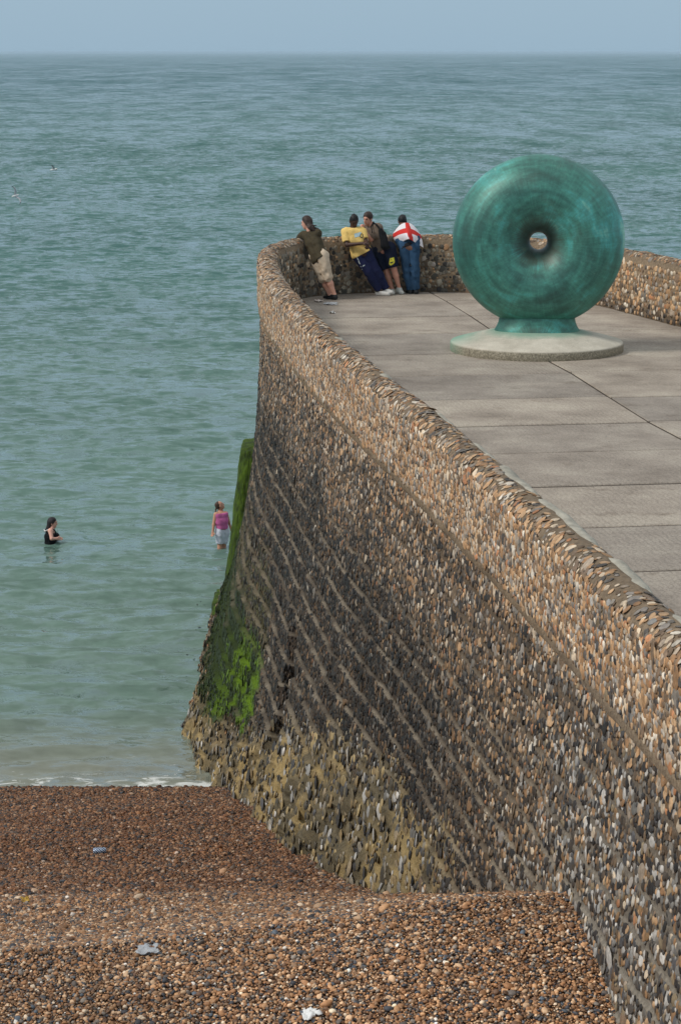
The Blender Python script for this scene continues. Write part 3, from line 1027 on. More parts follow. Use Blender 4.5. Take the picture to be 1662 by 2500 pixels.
# two low swells running up the shingle
for yc, a, wd, xa, xb in ((35.05, 0.10, 0.32, -3.0, -4.6), (36.5, 0.11, 0.45, -3.6, -5.4), (38.9, 0.06, 0.6, 2, -30), (34.15, 0.05, 0.25, -2, -4)):
    cy = yc + 0.22 * np.sin(XX * 0.9 + yc) + 0.1 * np.sin(XX * 2.3)
    dd = (YY - cy) / wd
    ZZ += a * np.exp(-np.where(dd > 0, dd, dd * 1.9) ** 2) * sstep(xa, xb, XX)
sea = mesh_obj('sea', np.c_[XX.ravel(), YY.ravel(), ZZ.ravel()], grid_faces(len(ys), len(us))[:, ::-1], sea_mat())
tag(sea, kind='structure')

# ================================================================ RING SCULPTURE
rc = np.array([3.36, 37.75])
raz = math.atan2(rc[0], rc[1])
ringroot = empty('ring_sculpture', (rc[0], rc[1], TER), -raz)
tag(ringroot, 'large green verdigris bronze ring standing on a round pale concrete plinth', 'sculpture')
def patina():
    t = NT('verdigris_bronze')
    o = coords(t)
    sp = t.node('ShaderNodeSeparateXYZ'); t.link(o, sp.inputs[0])
    ang = t.math('ARCTAN2', sp.outputs[2], sp.outputs[0])
    rad = t.math('SQRT', t.math('ADD', t.math('MULTIPLY', sp.outputs[0], sp.outputs[0]), t.math('MULTIPLY', sp.outputs[2], sp.outputs[2])))
    cmb = t.node('ShaderNodeCombineXYZ')
    t.link(t.math('MULTIPLY', ang, 16.0), cmb.inputs[0]); t.link(t.math('MULTIPLY', rad, 1.1), cmb.inputs[1]); t.link(sp.outputs[1], cmb.inputs[2])
    streak = t.noise(1.6, 5, 0.65, cmb.outputs[0])
    cmb2 = t.node('ShaderNodeCombineXYZ')
    t.link(t.math('MULTIPLY', ang, 1.4), cmb2.inputs[0]); t.link(t.math('MULTIPLY', rad, 5.0), cmb2.inputs[1]); t.link(sp.outputs[1], cmb2.inputs[2])
    band = t.noise(1.3, 4, 0.6, cmb2.outputs[0])
    big = t.noise(1.1, 5, 0.6, o)
    fine = t.noise(16, 6, 0.7, o)
    f = t.mix(0.5, big.outputs['Fac'], band.outputs['Fac'])
    c = t.ramp(f, [(0.30, lin(44, 76, 68)), (0.42, lin(52, 102, 92)), (0.52, lin(68, 130, 116)), (0.60, lin(76, 158, 150)), (0.70, lin(142, 192, 166))]).outputs[0]
    brown = t.ramp(t.noise(1.9, 5, 0.65, o).outputs['Fac'], [(0.54, (0, 0, 0)), (0.70, (1, 1, 1))]).outputs[0]
    c = t.mix(t.math('MULTIPLY', brown, 0.35), c, lin(74, 78, 70))
    s2 = t.ramp(streak.outputs['Fac'], [(0.30, (0.80,) * 3), (0.5, (1.0,) * 3), (0.70, (1.22,) * 3)]).outputs[0]
    c = t.mix(0.8, c, t.mix(1.0, c, s2, 'MULTIPLY'))
    s3 = t.ramp(fine.outputs['Fac'], [(0.32, (0.62,) * 3), (0.52, (1.0,) * 3), (0.72, (1.25,) * 3)]).outputs[0]
    c = t.mix(0.5, c, t.mix(1.0, c, s3, 'MULTIPLY'))
    # fine pale scratches
    v = t.node('ShaderNodeTexVoronoi', feature='DISTANCE_TO_EDGE', inp={'Scale': 2.6})
    t.link(cmb.outputs[0], v.inputs['Vector'])
    sc = t.ramp(v.outputs['Distance'], [(0.0, (1, 1, 1)), (0.012, (0, 0, 0))]).outputs[0]
    msk = t.ramp(t.noise(2.5, 3, 0.5, o).outputs['Fac'], [(0.50, (0, 0, 0)), (0.62, (1, 1, 1))]).outputs[0]
    c = t.mix(t.math('MULTIPLY', t.math('MULTIPLY', sc, msk), 0.5), c, lin(140, 190, 170))
    # browner towards the hole, with a streaky edge
    hole_brown = t.node('ShaderNodeMapRange', inp={'From Min': 0.28, 'From Max': 0.52, 'To Min': 0.75, 'To Max': 0.0}); hole_brown.interpolation_type = 'SMOOTHSTEP'
    t.link(t.math('ADD', rad, t.math('MULTIPLY', t.math('SUBTRACT', streak.outputs['Fac'], 0.5), 0.25)), hole_brown.inputs['Value'])
    c = t.mix(hole_brown.outputs[0], c, lin(70, 66, 56))
    t.link(c, t.b.inputs['Base Color'])
    t.b.inputs['Roughness'].default_value = 0.48
    t.b.inputs['Specular IOR Level'].default_value = 0.5
    t.b.inputs['Metallic'].default_value = 0.12
    t.bump(fine.outputs['Fac'], 0.12, 0.01)
    return t.m
M_PAT = patina()
RR, Rr, Rd = 0.802, 0.655, 0.66
V = []
nu, nv = 160, 72
for i in range(nu):
    a = 2 * math.pi * i / nu
    for j in range(nv):
        b = 2 * math.pi * j / nv
        r = RR + Rr * math.cos(b)
        V.append((r * math.cos(a), Rd * math.sin(b), r * math.sin(a)))
idx = np.arange(nu * nv).reshape(nu, nv)
q = np.stack([idx, np.roll(idx, -1, 0), np.roll(np.roll(idx, -1, 0), -1, 1), np.roll(idx, -1, 1)], -1).reshape(-1, 4)
ring_cz = float(at(1314, 588, 37.75)[2]) - TER
ring = mesh_obj('ring', np.array(V), q, M_PAT, ringroot)
ring.location = (0, 0, ring_cz)

def lathe(name, prof, mat, parent, n=96, sy=1.0):
    V = []
    for r, z in prof:
        for k in range(n):
            a = 2 * math.pi * k / n
            V.append((r * math.cos(a), sy * r * math.sin(a), z))
    m = len(prof)
    id_ = np.arange(m * n).reshape(m, n)
    f = np.stack([id_[:-1], np.roll(id_, -1, 1)[:-1], np.roll(id_, -1, 1)[1:], id_[1:]], -1).reshape(-1, 4)
    return mesh_obj(name, np.array(V), f, mat, parent)
lathe('foot', [(0.735, 0.30), (0.725, 0.35), (0.69, 0.41), (0.66, 0.48), (0.645, 0.56), (0.60, 0.66), (0.2, 0.7)], M_PAT, ringroot, sy=0.72)
def plinth_mat():
    t = NT('weathered_concrete')
    o = coords(t)
    sp = t.node('ShaderNodeSeparateXYZ'); t.link(o, sp.inputs[0])
    n = t.noise(3, 6, 0.65, o); n2 = t.noise(60, 4, 0.7, o)
    c = t.ramp(n.outputs['Fac'], [(0.3, lin(176, 168, 152)), (0.7, lin(208, 200, 184))]).outputs[0]
    c = t.mix(1.0, c, t.ramp(n2.outputs['Fac'], [(0.3, (0.8,) * 3), (0.6, (1.04,) * 3)]).outputs[0], 'MULTIPLY')
    # exposed, dirty aggregate on the rim
    rim = t.node('ShaderNodeMapRange', inp={'From Min': 0.155, 'From Max': 0.125}); t.link(sp.outputs[2], rim.inputs[0])
    agg = t.ramp(t.noise(38, 5, 0.75, o).outputs['Fac'], [(0.34, lin(66, 62, 50)), (0.5, lin(128, 120, 100)), (0.66, lin(176, 168, 150))]).outputs[0]
    c = t.mix(t.math('MULTIPLY', rim.outputs[0], 0.9), c, agg)
    # copper run-off in a ring under the foot and down the left edge
    rad = t.math('SQRT', t.math('ADD', t.math('MULTIPLY', sp.outputs[0], sp.outputs[0]), t.math('MULTIPLY', sp.outputs[1], sp.outputs[1])))
    r1 = t.node('ShaderNodeMapRange', inp={'From Min': 0.98, 'From Max': 0.74}); t.link(t.math('ADD', rad, t.math('MULTIPLY', t.math('SUBTRACT', n.outputs['Fac'], 0.5), 0.3)), r1.inputs[0])
    l1 = t.node('ShaderNodeMapRange', inp={'From Min': -0.8, 'From Max': -1.25}); t.link(t.math('ADD', sp.outputs[0], t.math('MULTIPLY', t.math('SUBTRACT', n.outputs['Fac'], 0.5), 0.5)), l1.inputs[0])
    l2 = t.node('ShaderNodeMapRange', inp={'From Min': -0.9, 'From Max': 0.1}); t.link(sp.outputs[1], l2.inputs[0])
    g = t.math('MAXIMUM', t.math('MULTIPLY', r1.outputs[0], 0.7), t.math('MULTIPLY', t.math('MULTIPLY', l1.outputs[0], l2.outputs[0]), 0.85))
    bk = t.node('ShaderNodeMapRange', inp={'From Min': 0.1, 'From Max': 0.7}); t.link(sp.outputs[1], bk.inputs[0])
    g = t.math('MAXIMUM', g, t.math('MULTIPLY', bk.outputs[0], 0.6))
    c = t.mix(g, c, lin(112, 160, 138))
    t.link(c, t.b.inputs['Base Color'])
    t.b.inputs['Roughness'].default_value = 0.85
    t.bump(n2.outputs['Fac'], 0.5, 0.01)
    return t.m
lathe('plinth', [(1.465, -0.05), (1.48, 0.02), (1.48, 0.135), (1.465, 0.155), (1.44, 0.165), (1.2, 0.232), (0.95, 0.295), (0.72, 0.34), (0.3, 0.365), (0.0, 0.37)], plinth_mat(), ringroot)

# ================================================================ PEOPLE
def V3(*a): return np.array(a, float)

def sd_capsule(P, a, b, ra, rb, flat):
    ba = b - a
    L2 = ba @ ba + 1e-12
    t = ((P - a) @ ba) / L2
    h = np.clip(t, 0, 1)
    d = np.linalg.norm(P - a - h[..., None] * ba, axis=-1) - (ra + (rb - ra) * h)
    if flat:
        d = np.maximum(d, (t - 1) * math.sqrt(L2))
    return d

def sd_ellipsoid(P, c, ax, r):
    q = (P - c) @ ax.T
    k0 = np.linalg.norm(q / r, axis=-1)
    k1 = np.linalg.norm(q / (r * r), axis=-1)
    return k0 * (k0 - 1) / (k1 + 1e-9)

def smin(a, b, k):
    h = np.clip(0.5 + 0.5 * (b - a) / k, 0, 1)
    return b + (a - b) * h - k * h * (1 - h)

def surface(prims, vox=0.009, cuts=(), wrinkle=0.0, seed=0):
    """one continuous skin round a set of limbs (surface nets over a distance field)"""
    lo, hi = np.full(3, 1e9), np.full(3, -1e9)
    for p in prims:
        if p[0] == 'c':
            r = max(p[3], p[4])
            for q in (p[1], p[2]): lo = np.minimum(lo, q - r); hi = np.maximum(hi, q + r)
        else:
            r = max(p[3]); lo = np.minimum(lo, p[1] - r); hi = np.maximum(hi, p[1] + r)
    lo -= 0.05; hi += 0.05
    n = np.ceil((hi - lo) / vox).astype(int) + 1
    F = np.full(n, 0.2, np.float64)
    for p in prims:
        if p[0] == 'c':
            r = max(p[3], p[4]); a = np.minimum(p[1], p[2]) - r; b = np.maximum(p[1], p[2]) + r; k = p[5]
        else:
            r = max(p[3]); a = p[1] - r; b = p[1] + r; k = p[4]
        i0 = np.maximum(np.floor((a - lo - 0.06) / vox).astype(int), 0)
        i1 = np.minimum(np.ceil((b - lo + 0.06) / vox).astype(int) + 1, n)
        g = np.stack(np.meshgrid(*[lo[d] + vox * np.arange(i0[d], i1[d]) for d in range(3)], indexing='ij'), -1)
        d = sd_capsule(g, *p[1:5], p[6]) if p[0] == 'c' else sd_ellipsoid(g, p[1], p[2], np.array(p[3]))
        sl = tuple(slice(i0[j], i1[j]) for j in range(3))
        F[sl] = smin(F[sl], d, k)
    if cuts or wrinkle:
        g = np.stack(np.meshgrid(*[lo[d] + vox * np.arange(n[d]) for d in range(3)], indexing='ij'), -1)
        if wrinkle:
            m = np.abs(F) < 0.05
            q = g[m]
            F[m] += 1.5 * wrinkle * fbm(q @ np.array([[12, 3, 0], [-2, 12, 4], [5, -4, 9.0]]), 200 + seed, 2)
        for pt, nn in cuts:
            F = np.maximum(F, (g - pt) @ nn)
    I = F < 0
    S = I[:-1, :-1, :-1].astype(np.int8)
    cnt = np.zeros(tuple(n - 1), np.int16)
    for dx in (0, 1):
        for dy in (0, 1):
            for dz in (0, 1):
                cnt += I[dx:n[0] - 1 + dx, dy:n[1] - 1 + dy, dz:n[2] - 1 + dz]
    cells = np.argwhere((cnt > 0) & (cnt < 8))
    vid = np.full(tuple(n - 1), -1, np.int64)
    vid[tuple(cells.T)] = np.arange(len(cells))
    acc = np.zeros((len(cells), 3)); num = np.zeros(len(cells))
    cor = [(dx, dy, dz) for dx in (0, 1) for dy in (0, 1) for dz in (0, 1)]
    for a in cor:
        for ax in range(3):
            if a[ax]: continue
            b = list(a); b[ax] = 1
            fa = F[tuple((cells + a).T)]; fb = F[tuple((cells + b).T)]
            m = (fa < 0) != (fb < 0)
            t = fa / np.where(np.abs(fa - fb) < 1e-12, 1, fa - fb)
            pt = np.repeat(np.array(a, float)[None], len(cells), 0); pt[:, ax] = t
            acc += np.where(m[:, None], pt, 0); num += m
    verts = lo + vox * (cells + acc / np.maximum(num, 1)[:, None])
    faces = []
    for ax in range(3):
        u, v = (ax + 1) % 3, (ax + 2) % 3
        sa = [slice(None)] * 3; sb = [slice(None)] * 3
        sa[ax] = slice(0, -1); sb[ax] = slice(1, None)
        chg = I[tuple(sa)] != I[tuple(sb)]
        e = np.argwhere(chg)
        ok = (e[:, u] > 0) & (e[:, v] > 0) & (e[:, u] < n[u] - 1) & (e[:, v] < n[v] - 1)
        e = e[ok]
        def cell(du, dv):
            c = e.copy(); c[:, u] -= du; c[:, v] -= dv
            return vid[tuple(c.T)]
        q = np.stack([cell(1, 1), cell(0, 1), cell(0, 0), cell(1, 0)], -1)
        flip = ~I[tuple(e.T)]
        q[flip] = q[flip][:, ::-1]
        faces.append(q)
    f = np.concatenate(faces)
    f = f[(f >= 0).all(1)]
    return verts, f

def cap(a, b, ra, rb=None, k=0.02, flat=False): return ('c', np.asarray(a, float), np.asarray(b, float), ra, ra if rb is None else rb, k, flat)
def ell(c, ax, r, k=0.015): return ('e', np.asarray(c, float), ax, r, k)
def lerp(a, b, t): return np.asarray(a) * (1 - t) + np.asarray(b) * t

M_SKIN = attr_mat('skin', 0.55, 0.08, 60, 0.0, 0, spec=0.35)
M_CLOTH = attr_mat('cloth', 0.9, 0.16, 90, 0.25, 0.004, spec=0.15)
M_HAIR = attr_mat('hair', 0.55, 0.35, 120, 0.5, 0.006, spec=0.35)
M_SHOE = attr_mat('shoe', 0.6, 0.25, 90, 0.2, 0.003, spec=0.35)

class Person:
    def __init__(s, label, root, J, head_f, head_u=(0, 0, 1), k=1.0, skin=(205, 160, 135), group=None, heavy=1.0):
        s.J = {a: np.asarray(b, float) for a, b in J.items()}
        s.k, s.heavy = k, heavy
        s.skin = lin(*skin)
        s.root = empty('person', root)
        tag(s.root, label, 'person', group)
        f = nrm(np.asarray(head_f, float)); u = np.asarray(head_u, float); u = nrm(u - f * (u @ f)); r = np.cross(f, u)
        s.hf, s.hu, s.hr = f, u, r
        s.ax = np.stack([r, f, u])
    def add(s, name, prims, mat, col, vox=0.009, cuts=(), wrinkle=0.0, smooth=True, paint=None, seed=0):
        v, f = surface(prims, vox, cuts, wrinkle, seed)
        c = np.tile(np.asarray(col, float), (len(v), 1))
        if paint: c = paint(v, c)
        o = mesh_obj(name, v - np.array(s.root.location), f, mat, s.root, cols=c)
        return o
    def torso(s, e=0.0, k=0.05):
        J, h = s.J, s.heavy
        kk = s.k
        ch = (J['shL'] + J['shR']) / 2; pe = (J['hpL'] + J['hpR']) / 2
        lat = nrm(J['shR'] - J['shL']); lat2 = nrm(J['hpR'] - J['hpL'])
        out = [cap(lerp(ch, J['shL'], .8), lerp(ch, J['shR'], .8), (.062 + e) * kk, None, k)]
        a, b, c, d = lerp(ch, pe, .12), lerp(ch, pe, .38), lerp(ch, pe, .70), pe
        out += [cap(a - lat * .065 * kk, b - lat * .06 * kk * h, (.085 + e) * kk, (.098 * h + e) * kk, k), cap(a + lat * .065 * kk, b + lat * .06 * kk * h, (.085 + e) * kk, (.098 * h + e) * kk, k)]
        out += [cap(b - lat * .06 * kk * h, c - lat2 * .052 * kk * h, (.098 * h + e) * kk, (.09 * h + e) * kk, k), cap(b + lat * .06 * kk * h, c + lat2 * .052 * kk * h, (.098 * h + e) * kk, (.09 * h + e) * kk, k)]
        out += [cap(c - lat2 * .052 * kk * h, d - lat2 * .07 * kk * h, (.09 * h + e) * kk, (.11 * h + e) * kk, k), cap(c + lat2 * .052 * kk * h, d + lat2 * .07 * kk * h, (.09 * h + e) * kk, (.11 * h + e) * kk, k)]
        return out
    def leg(s, side, e=0.0, upto=2.0, flat=False):
        J, kk, h = s.J, s.k, s.heavy
        hp, kn, an = J['hp' + side], J['kn' + side], J['an' + side]
        out = []
        t = min(upto, 1.0)
        out.append(cap(hp, lerp(hp, kn, t), (.090 * h + e) * kk, ((.090 * h) * (1 - t) + .060 * t + e) * kk, .03, flat and upto <= 1))
        if upto > 1:
            t = min(upto - 1, 1)
            cf = lerp(kn, an, min(t, .35))
            out.append(cap(kn, cf, (.058 + e) * kk, (.058 + e) * kk, .03, flat and t <= .35))
            if t > .35:
                q = lerp(kn, an, t)
                out.append(cap(cf, q, (.058 + e) * kk, (.058 + (.037 - .058) * (t - .35) / .65 + e) * kk, .03, flat))
        return out
    def foot(s, side, e=0.0):
        J, kk = s.J, s.k
        an, to = J['an' + side], J['to' + side]
        heel = an + V3(0, 0, -.055) * kk - nrm((to - an) * V3(1, 1, 0)) * .03
        return [cap(an, heel, (.037 + e) * kk, (.034 + e) * kk, .02), cap(heel, to, (.036 + e) * kk, (.030 + e) * kk, .02), cap(an, lerp(heel, to, .6), (.034 + e) * kk, (.036 + e) * kk, .02)]
    def arm(s, side, e=0.0, upto=2.0, flat=False):
        J, kk = s.J, s.k
        sh, el, ha = J['sh' + side], J['el' + side], J['ha' + side]
        t = min(upto, 1)
        out = [cap(sh, lerp(sh, el, t), (.056 + e) * kk, (.056 - .016 * t + e) * kk, .03, flat and upto <= 1)]
        if upto > 1:
            t = min(upto - 1, 1)
            out.append(cap(el, lerp(el, ha, t), (.041 + e) * kk, (.041 - .013 * t + e) * kk, .02, flat))
        return out
    def hand(s, side, curl=0.5, palm_n=None):
        J, kk = s.J, s.k
        el, ha = J['el' + side], J['ha' + side]
        d = nrm(ha - el)
        pn = nrm(np.asarray(palm_n if palm_n is not None else np.cross(d, V3(0.3, 0.2, 1)), float)); pn = nrm(pn - d * (pn @ d))
        w = np.cross(d, pn)
        out = []
        pe = ha + d * .075 * kk
        for q in (-.024, -.008, .008, .024):
            out.append(cap(ha + w * q * .7 * kk, pe + w * q * kk, .017 * kk, .015 * kk, .012))
        for q, L in ((-.030, .062), (-.010, .076), (.010, .072), (.029, .056)):
            r = pe + w * q * kk
            m = r + (d * math.cos(curl * .7) + pn * math.sin(curl * .7)) * L * .55 * kk
            t = m + (d * math.cos(curl * 1.6) + pn * math.sin(curl * 1.6)) * L * .5 * kk
            out += [cap(r, m, .0105 * kk, .010 * kk, .004), cap(m, t, .010 * kk, .0088 * kk, .004)]
        th = ha + d * .02 * kk - w * .02 * kk
        t1 = th + nrm(d * .6 - w * .75 + pn * .3) * .045 * kk
        t2 = t1 + nrm(d * .9 - w * .25 + pn * .4 * curl) * .032 * kk
        out += [cap(th, t1, .014 * kk, .012 * kk, .008), cap(t1, t2, .012 * kk, .010 * kk, .004)]
        return out
    def head(s):
        J, kk = s.J, s.k
        c = J['hd']; f, u, r = s.hf, s.hu, s.hr
        K = kk
        out = [ell(c + u * .018 * K - f * .012 * K, s.ax, (.078 * K, .098 * K, .105 * K)),
               ell(c - u * .055 * K + f * .022 * K, s.ax, (.058 * K, .066 * K, .070 * K), .03),
               cap(c - u * .095 * K + f * .055 * K, c - u * .098 * K + f * .058 * K, .024 * K, None, .02),
               cap(c + f * .086 * K + u * .012 * K, c + f * .104 * K - u * .026 * K, .011 * K, .015 * K, .012),
               cap(c + f * .083 * K - u * .058 * K - r * .016 * K, c + f * .083 * K - u * .058 * K + r * .016 * K, .010 * K, None, .01),
               cap(c + f * .084 * K + u * .030 * K - r * .035 * K, c + f * .084 * K + u * .030 * K + r * .035 * K, .010 * K, None, .015)]
        for q in (-1, 1):
            out.append(ell(c + r * .079 * q * K - u * .01 * K - f * .012 * K, s.ax, (.012 * K, .022 * K, .033 * K), .008))
        nb = J['nk']
        out.append(cap(c - u * .06 * K - f * .025 * K, nb, .052 * K, .060 * K, .03))
        out.append(cap(nb, lerp(J['shL'], J['shR'], .5), .060 * K, .065 * K, .04))
        return out
    def body(s, hands=('L', 'R'), curls=(0.5, 0.5), palms=(None, None), legs=True, vox=0.009):
        prims = s.torso() + s.head()
        for sd, cu, pn in zip(('L', 'R'), curls, palms):
            prims += s.arm(sd) + s.hand(sd, cu, pn)
            if legs: prims += s.leg(sd) + s.foot(sd)
        c, f, u, r, K = s.J['hd'], s.hf, s.hu, s.hr, s.k
        def paint(v, col):
            col = col * (1 + 0.08 * fbm(v * 9, 301))[:, None]
            for q in (-1, 1):
                e = c + f * .088 * K + u * .012 * K + r * .033 * q * K
                m = np.linalg.norm((v - e) @ s.ax.T / np.array([.016, .03, .009]) / K, axis=1)
                col = np.where((m < 1)[:, None], lin(40, 30, 26), col)
                b = c + f * .09 * K + u * .036 * K + r * .033 * q * K
                m = np.linalg.norm((v - b) @ s.ax.T / np.array([.022, .03, .006]) / K, axis=1)
                col = np.where((m < 1)[:, None], col * .4, col)
            e = c + f * .092 * K - u * .058 * K
            m = np.linalg.norm((v - e) @ s.ax.T / np.array([.024, .03, .008]) / K, axis=1)
            col = np.where((m < 1)[:, None], col * np.array([.75, .5, .5]), col)
            return np.clip(col, 0, 1)
        s.bodyo = s.add('body', prims, M_SKIN, s.skin, vox, paint=paint)
        return s.bodyo
    def hair(s, col, extra=(), full=0.010, front=0.35, vox=0.009):
        c, f, u, r, K = s.J['hd'], s.hf, s.hu, s.hr, s.k
        prims = [ell(c + u * .026 * K - f * .020 * K, s.ax, ((.081 + full) * K, (.098 + full) * K, (.106 + full) * K))] + list(extra)
        # hairline: cut away the face
        cuts = []
        keep_prims = prims
        # face side removed by one slanted plane, nape by another
        n1 = nrm(f * 1.0 - u * 0.75)
        cuts = [(c + f * front * .1 * K + u * .0 * K, n1)]
        ex = list(extra)
        if not ex: cuts.append((c - u * .075 * K, -u))
        s.hairo = s.add('hair', keep_prims, M_HAIR, col, vox, cuts=cuts, wrinkle=0.012, seed=5)
        return s.hairo

from mathutils.bvhtree import BVHTree
def decal(name, px_poly, target, mat, parent, lift=0.006, n=10, cols=None):
    """a small flat patch laid on the surface of target; px_poly is its outline as seen in the photo"""
    me = target.data
    T = np.array(target.matrix_world.translation) if target.parent is None else np.array(target.parent.location)
    vs = [Vector(np.array(v.co) + T) for v in me.vertices]
    bvh = BVHTree.FromPolygons(vs, [tuple(p.vertices) for p in me.polygons])
    poly = np.array(px_poly, float)
    lo, hi = poly.min(0), poly.max(0)
    nx = n; ny = max(3, int(n * (hi[1] - lo[1]) / max(hi[0] - lo[0], 1e-6)))
    ny = min(ny, 120)
    # columns across, rows down: scanline fill of the outline
    V, rows = [], []
    for j in range(ny + 1):
        y = lo[1] + (hi[1] - lo[1]) * (j / ny * .998 + .001)
        xs = []
        for a, b in zip(poly, np.roll(poly, -1, 0)):
            if (a[1] <= y) != (b[1] <= y): xs.append(a[0] + (b[0] - a[0]) * (y - a[1]) / (b[1] - a[1]))
        if len(xs) < 2: continue
        rows.append((y, min(xs), max(xs)))
    F = []
    m = 5
    last = None
    for y, xa, xb in rows:
        for i in range(m):
            x = xa + (xb - xa) * i / (m - 1)
            u, v = (x - 831) / FPX, (1250 - y) / FPX
            d = Vector((u, _c + v * _s, -_s + v * _c)).normalized()
            h = bvh.ray_cast(Vector((0, 0, CAM_H)), d)
            if h[0] is None:
                p = last if last is not None else None
                if p is None: p = np.array(at(x, y, target.parent.location[1]))
            else:
                p = np.array(h[0]) - np.array(d) * lift * 0.6 + np.array((0, 0, 0)); last = p
            V.append(p)
    V = np.array(V) - np.array(parent.location)
    return mesh_obj(name, V, grid_faces(len(rows), m), mat, target)

WHITE, BLACK = lin(214, 212, 210), lin(24, 24, 26)

# ---- A: olive shirt, beige rolled trousers, leaning over the wall with his back to us
J = dict(hd=at(748, 544, 46.02), nk=at(757, 561, 45.98), shL=at(739, 573, 46.1), shR=at(776, 569, 45.86), elL=at(724, 589, 46.28), haL=at(738, 587, 46.46),
         elR=at(768, 596, 46.2), haR=at(748, 590, 46.42), hpL=at(772, 632, 45.82), hpR=at(789, 630, 45.68), knL=at(789, 681, 45.76), knR=at(801, 678, 45.62),
         anL=at(806, 721, 45.74), anR=at(816, 719, 45.6), toL=at(793, 727, 45.95), toR=at(800, 728, 45.78))
pA = Person('man in olive shirt and rolled beige trousers leaning over the parapet, long brown hair', (J['anL'][0], 45.7, TER), J, (-.88, .45, -.22), (-.15, .1, 1), 1.06, (214, 160, 138), 'people leaning on the parapet')
pA.body(curls=(.6, .6))
pA.add('shirt', pA.torso(.022) + pA.arm('L', .020, .82, True) + pA.arm('R', .020, .8, True), M_CLOTH, lin(74, 66, 50), cuts=[(at(785, 634, 45.7), nrm(J['hpL'] - J['shL']) )], wrinkle=.016, seed=1)
pA.add('trousers', [cap(lerp(J['hpL'], J['shL'], .12), lerp(J['hpR'], J['shR'], .12), .118)] + pA.leg('L', .030, 1.04, True) + pA.leg('R', .030, 1.04, True), M_CLOTH, lin(196, 178, 156), wrinkle=.018, seed=2)
for sd in 'LR':
    pA.add('shoe', pA.foot(sd, .012), M_SHOE, lin(30, 30, 34), .008, cuts=[(J['an' + sd] + V3(0, 0, .0), V3(0, 0, 1)), (V3(0, 0, TER + .004), V3(0, 0, -1))])
c, K = J['hd'], 1.06
pA.hair(lin(52, 36, 28), extra=[cap(c - pA.hf * .05, at(757, 558, 45.9), .085, .07, .04), cap(at(757, 556, 45.88), at(769, 562, 45.84), .06, .03, .03), cap(at(764, 555, 45.85), at(777, 557, 45.84), .028, .010, .02), cap(at(760, 550, 45.86), at(773, 551, 45.84), .02, .006, .02)], front=0.1)

# ---- B: yellow T-shirt, navy track trousers, back against the wall, looking down
J = dict(hd=at(864, 540, 46.52), nk=at(862, 558, 46.56), shL=at(843, 567, 46.52), shR=at(884, 566, 46.52), elL=at(847, 598, 46.38), haL=at(886, 594, 46.22),
         elR=at(893, 590, 46.42), haR=at(896, 597, 46.26), hpL=at(872, 622, 46.52), hpR=at(894, 617, 46.52), knL=at(899, 664, 46.42), knR=at(918, 659, 46.46),
         anL=at(925, 710, 46.46), anR=at(942, 705, 46.52), toL=at(947, 718, 46.32), toR=at(955, 714, 46.44))
pB = Person('person in yellow T-shirt and navy track trousers leaning back on the parapet, looking down', (J['anL'][0], 46.45, TER), J, (.30, -.80, -.50), (.05, -.2, 1), 1.10, (70, 46, 36), 'people leaning on the parapet')
pB.body(curls=(1.0, 1.1), palms=((0, .3, -1), (-.6, .2, -.8)))
shirtB = pB.add('shirt', pB.torso(.026) + pB.arm('L', .030, .78, True) + pB.arm('R', .030, .72, True) + [cap(J['hpL'], J['hpR'], .125)], M_CLOTH, lin(232, 196, 118), cuts=[(at(882, 621, 46.5), nrm(J['hpL'] - J['shL']))], wrinkle=.014, seed=3)
trB = pB.add('trousers', [cap(lerp(J['hpL'], J['shL'], .1), lerp(J['hpR'], J['shR'], .1), .112)] + pB.leg('L', .026, 1.95, True) + pB.leg('R', .026, 1.95, True) + [cap(lerp(J['knL'], J['anL'], .5), J['anL'], .07, .072, .03, True), cap(lerp(J['knR'], J['anR'], .5), J['anR'], .07, .072, .03, True)], M_CLOTH, lin(30, 34, 66), wrinkle=.012, seed=4)
for sd in 'LR':
    pB.add('shoe', pB.foot(sd, .014), M_SHOE, lin(205, 202, 196), .008, cuts=[(J['an' + sd] + V3(0, 0, .0), V3(0, 0, 1)), (V3(0, 0, TER + .004), V3(0, 0, -1))])
pB.hair(lin(20, 17, 16), full=.004, front=.25)
M_PALEPRINT = plain('pale_print', lin(196, 206, 206), .85)
M_DARKPRINT = plain('dark_print', lin(46, 46, 50), .85)
decal('piping', [(869.5, 626), (871.5, 626), (886, 661), (897, 690), (911, 705), (909, 706), (894, 691), (884, 662)], trB, M_PALEPRINT, pB.root, n=3)
decal('trouser_logo', [(884, 650), (887, 647.5), (891, 646), (889, 649), (885, 651)], trB, M_PALEPRINT, pB.root, n=4)
decal('shirt_print', [(864, 569), (881, 566), (883, 578), (866, 580)], shirtB, plain('pale_blue_print', lin(176, 200, 206), .85), pB.root, n=5)
th = np.linspace(0, 2 * np.pi, 17)[:-1]
decal('shirt_emblem', [(882.5 + 4.2 * math.cos(t), 575.5 + 6 * math.sin(t)) for t in th], shirtB, M_DARKPRINT, pB.root, n=5, lift=.012)
decal('shirt_emblem_disc', [(882.5 + 2.4 * math.cos(t), 575.5 + 4 * math.sin(t)) for t in th], shirtB, plain('gold_print', lin(214, 186, 110), .85), pB.root, n=5, lift=.020)

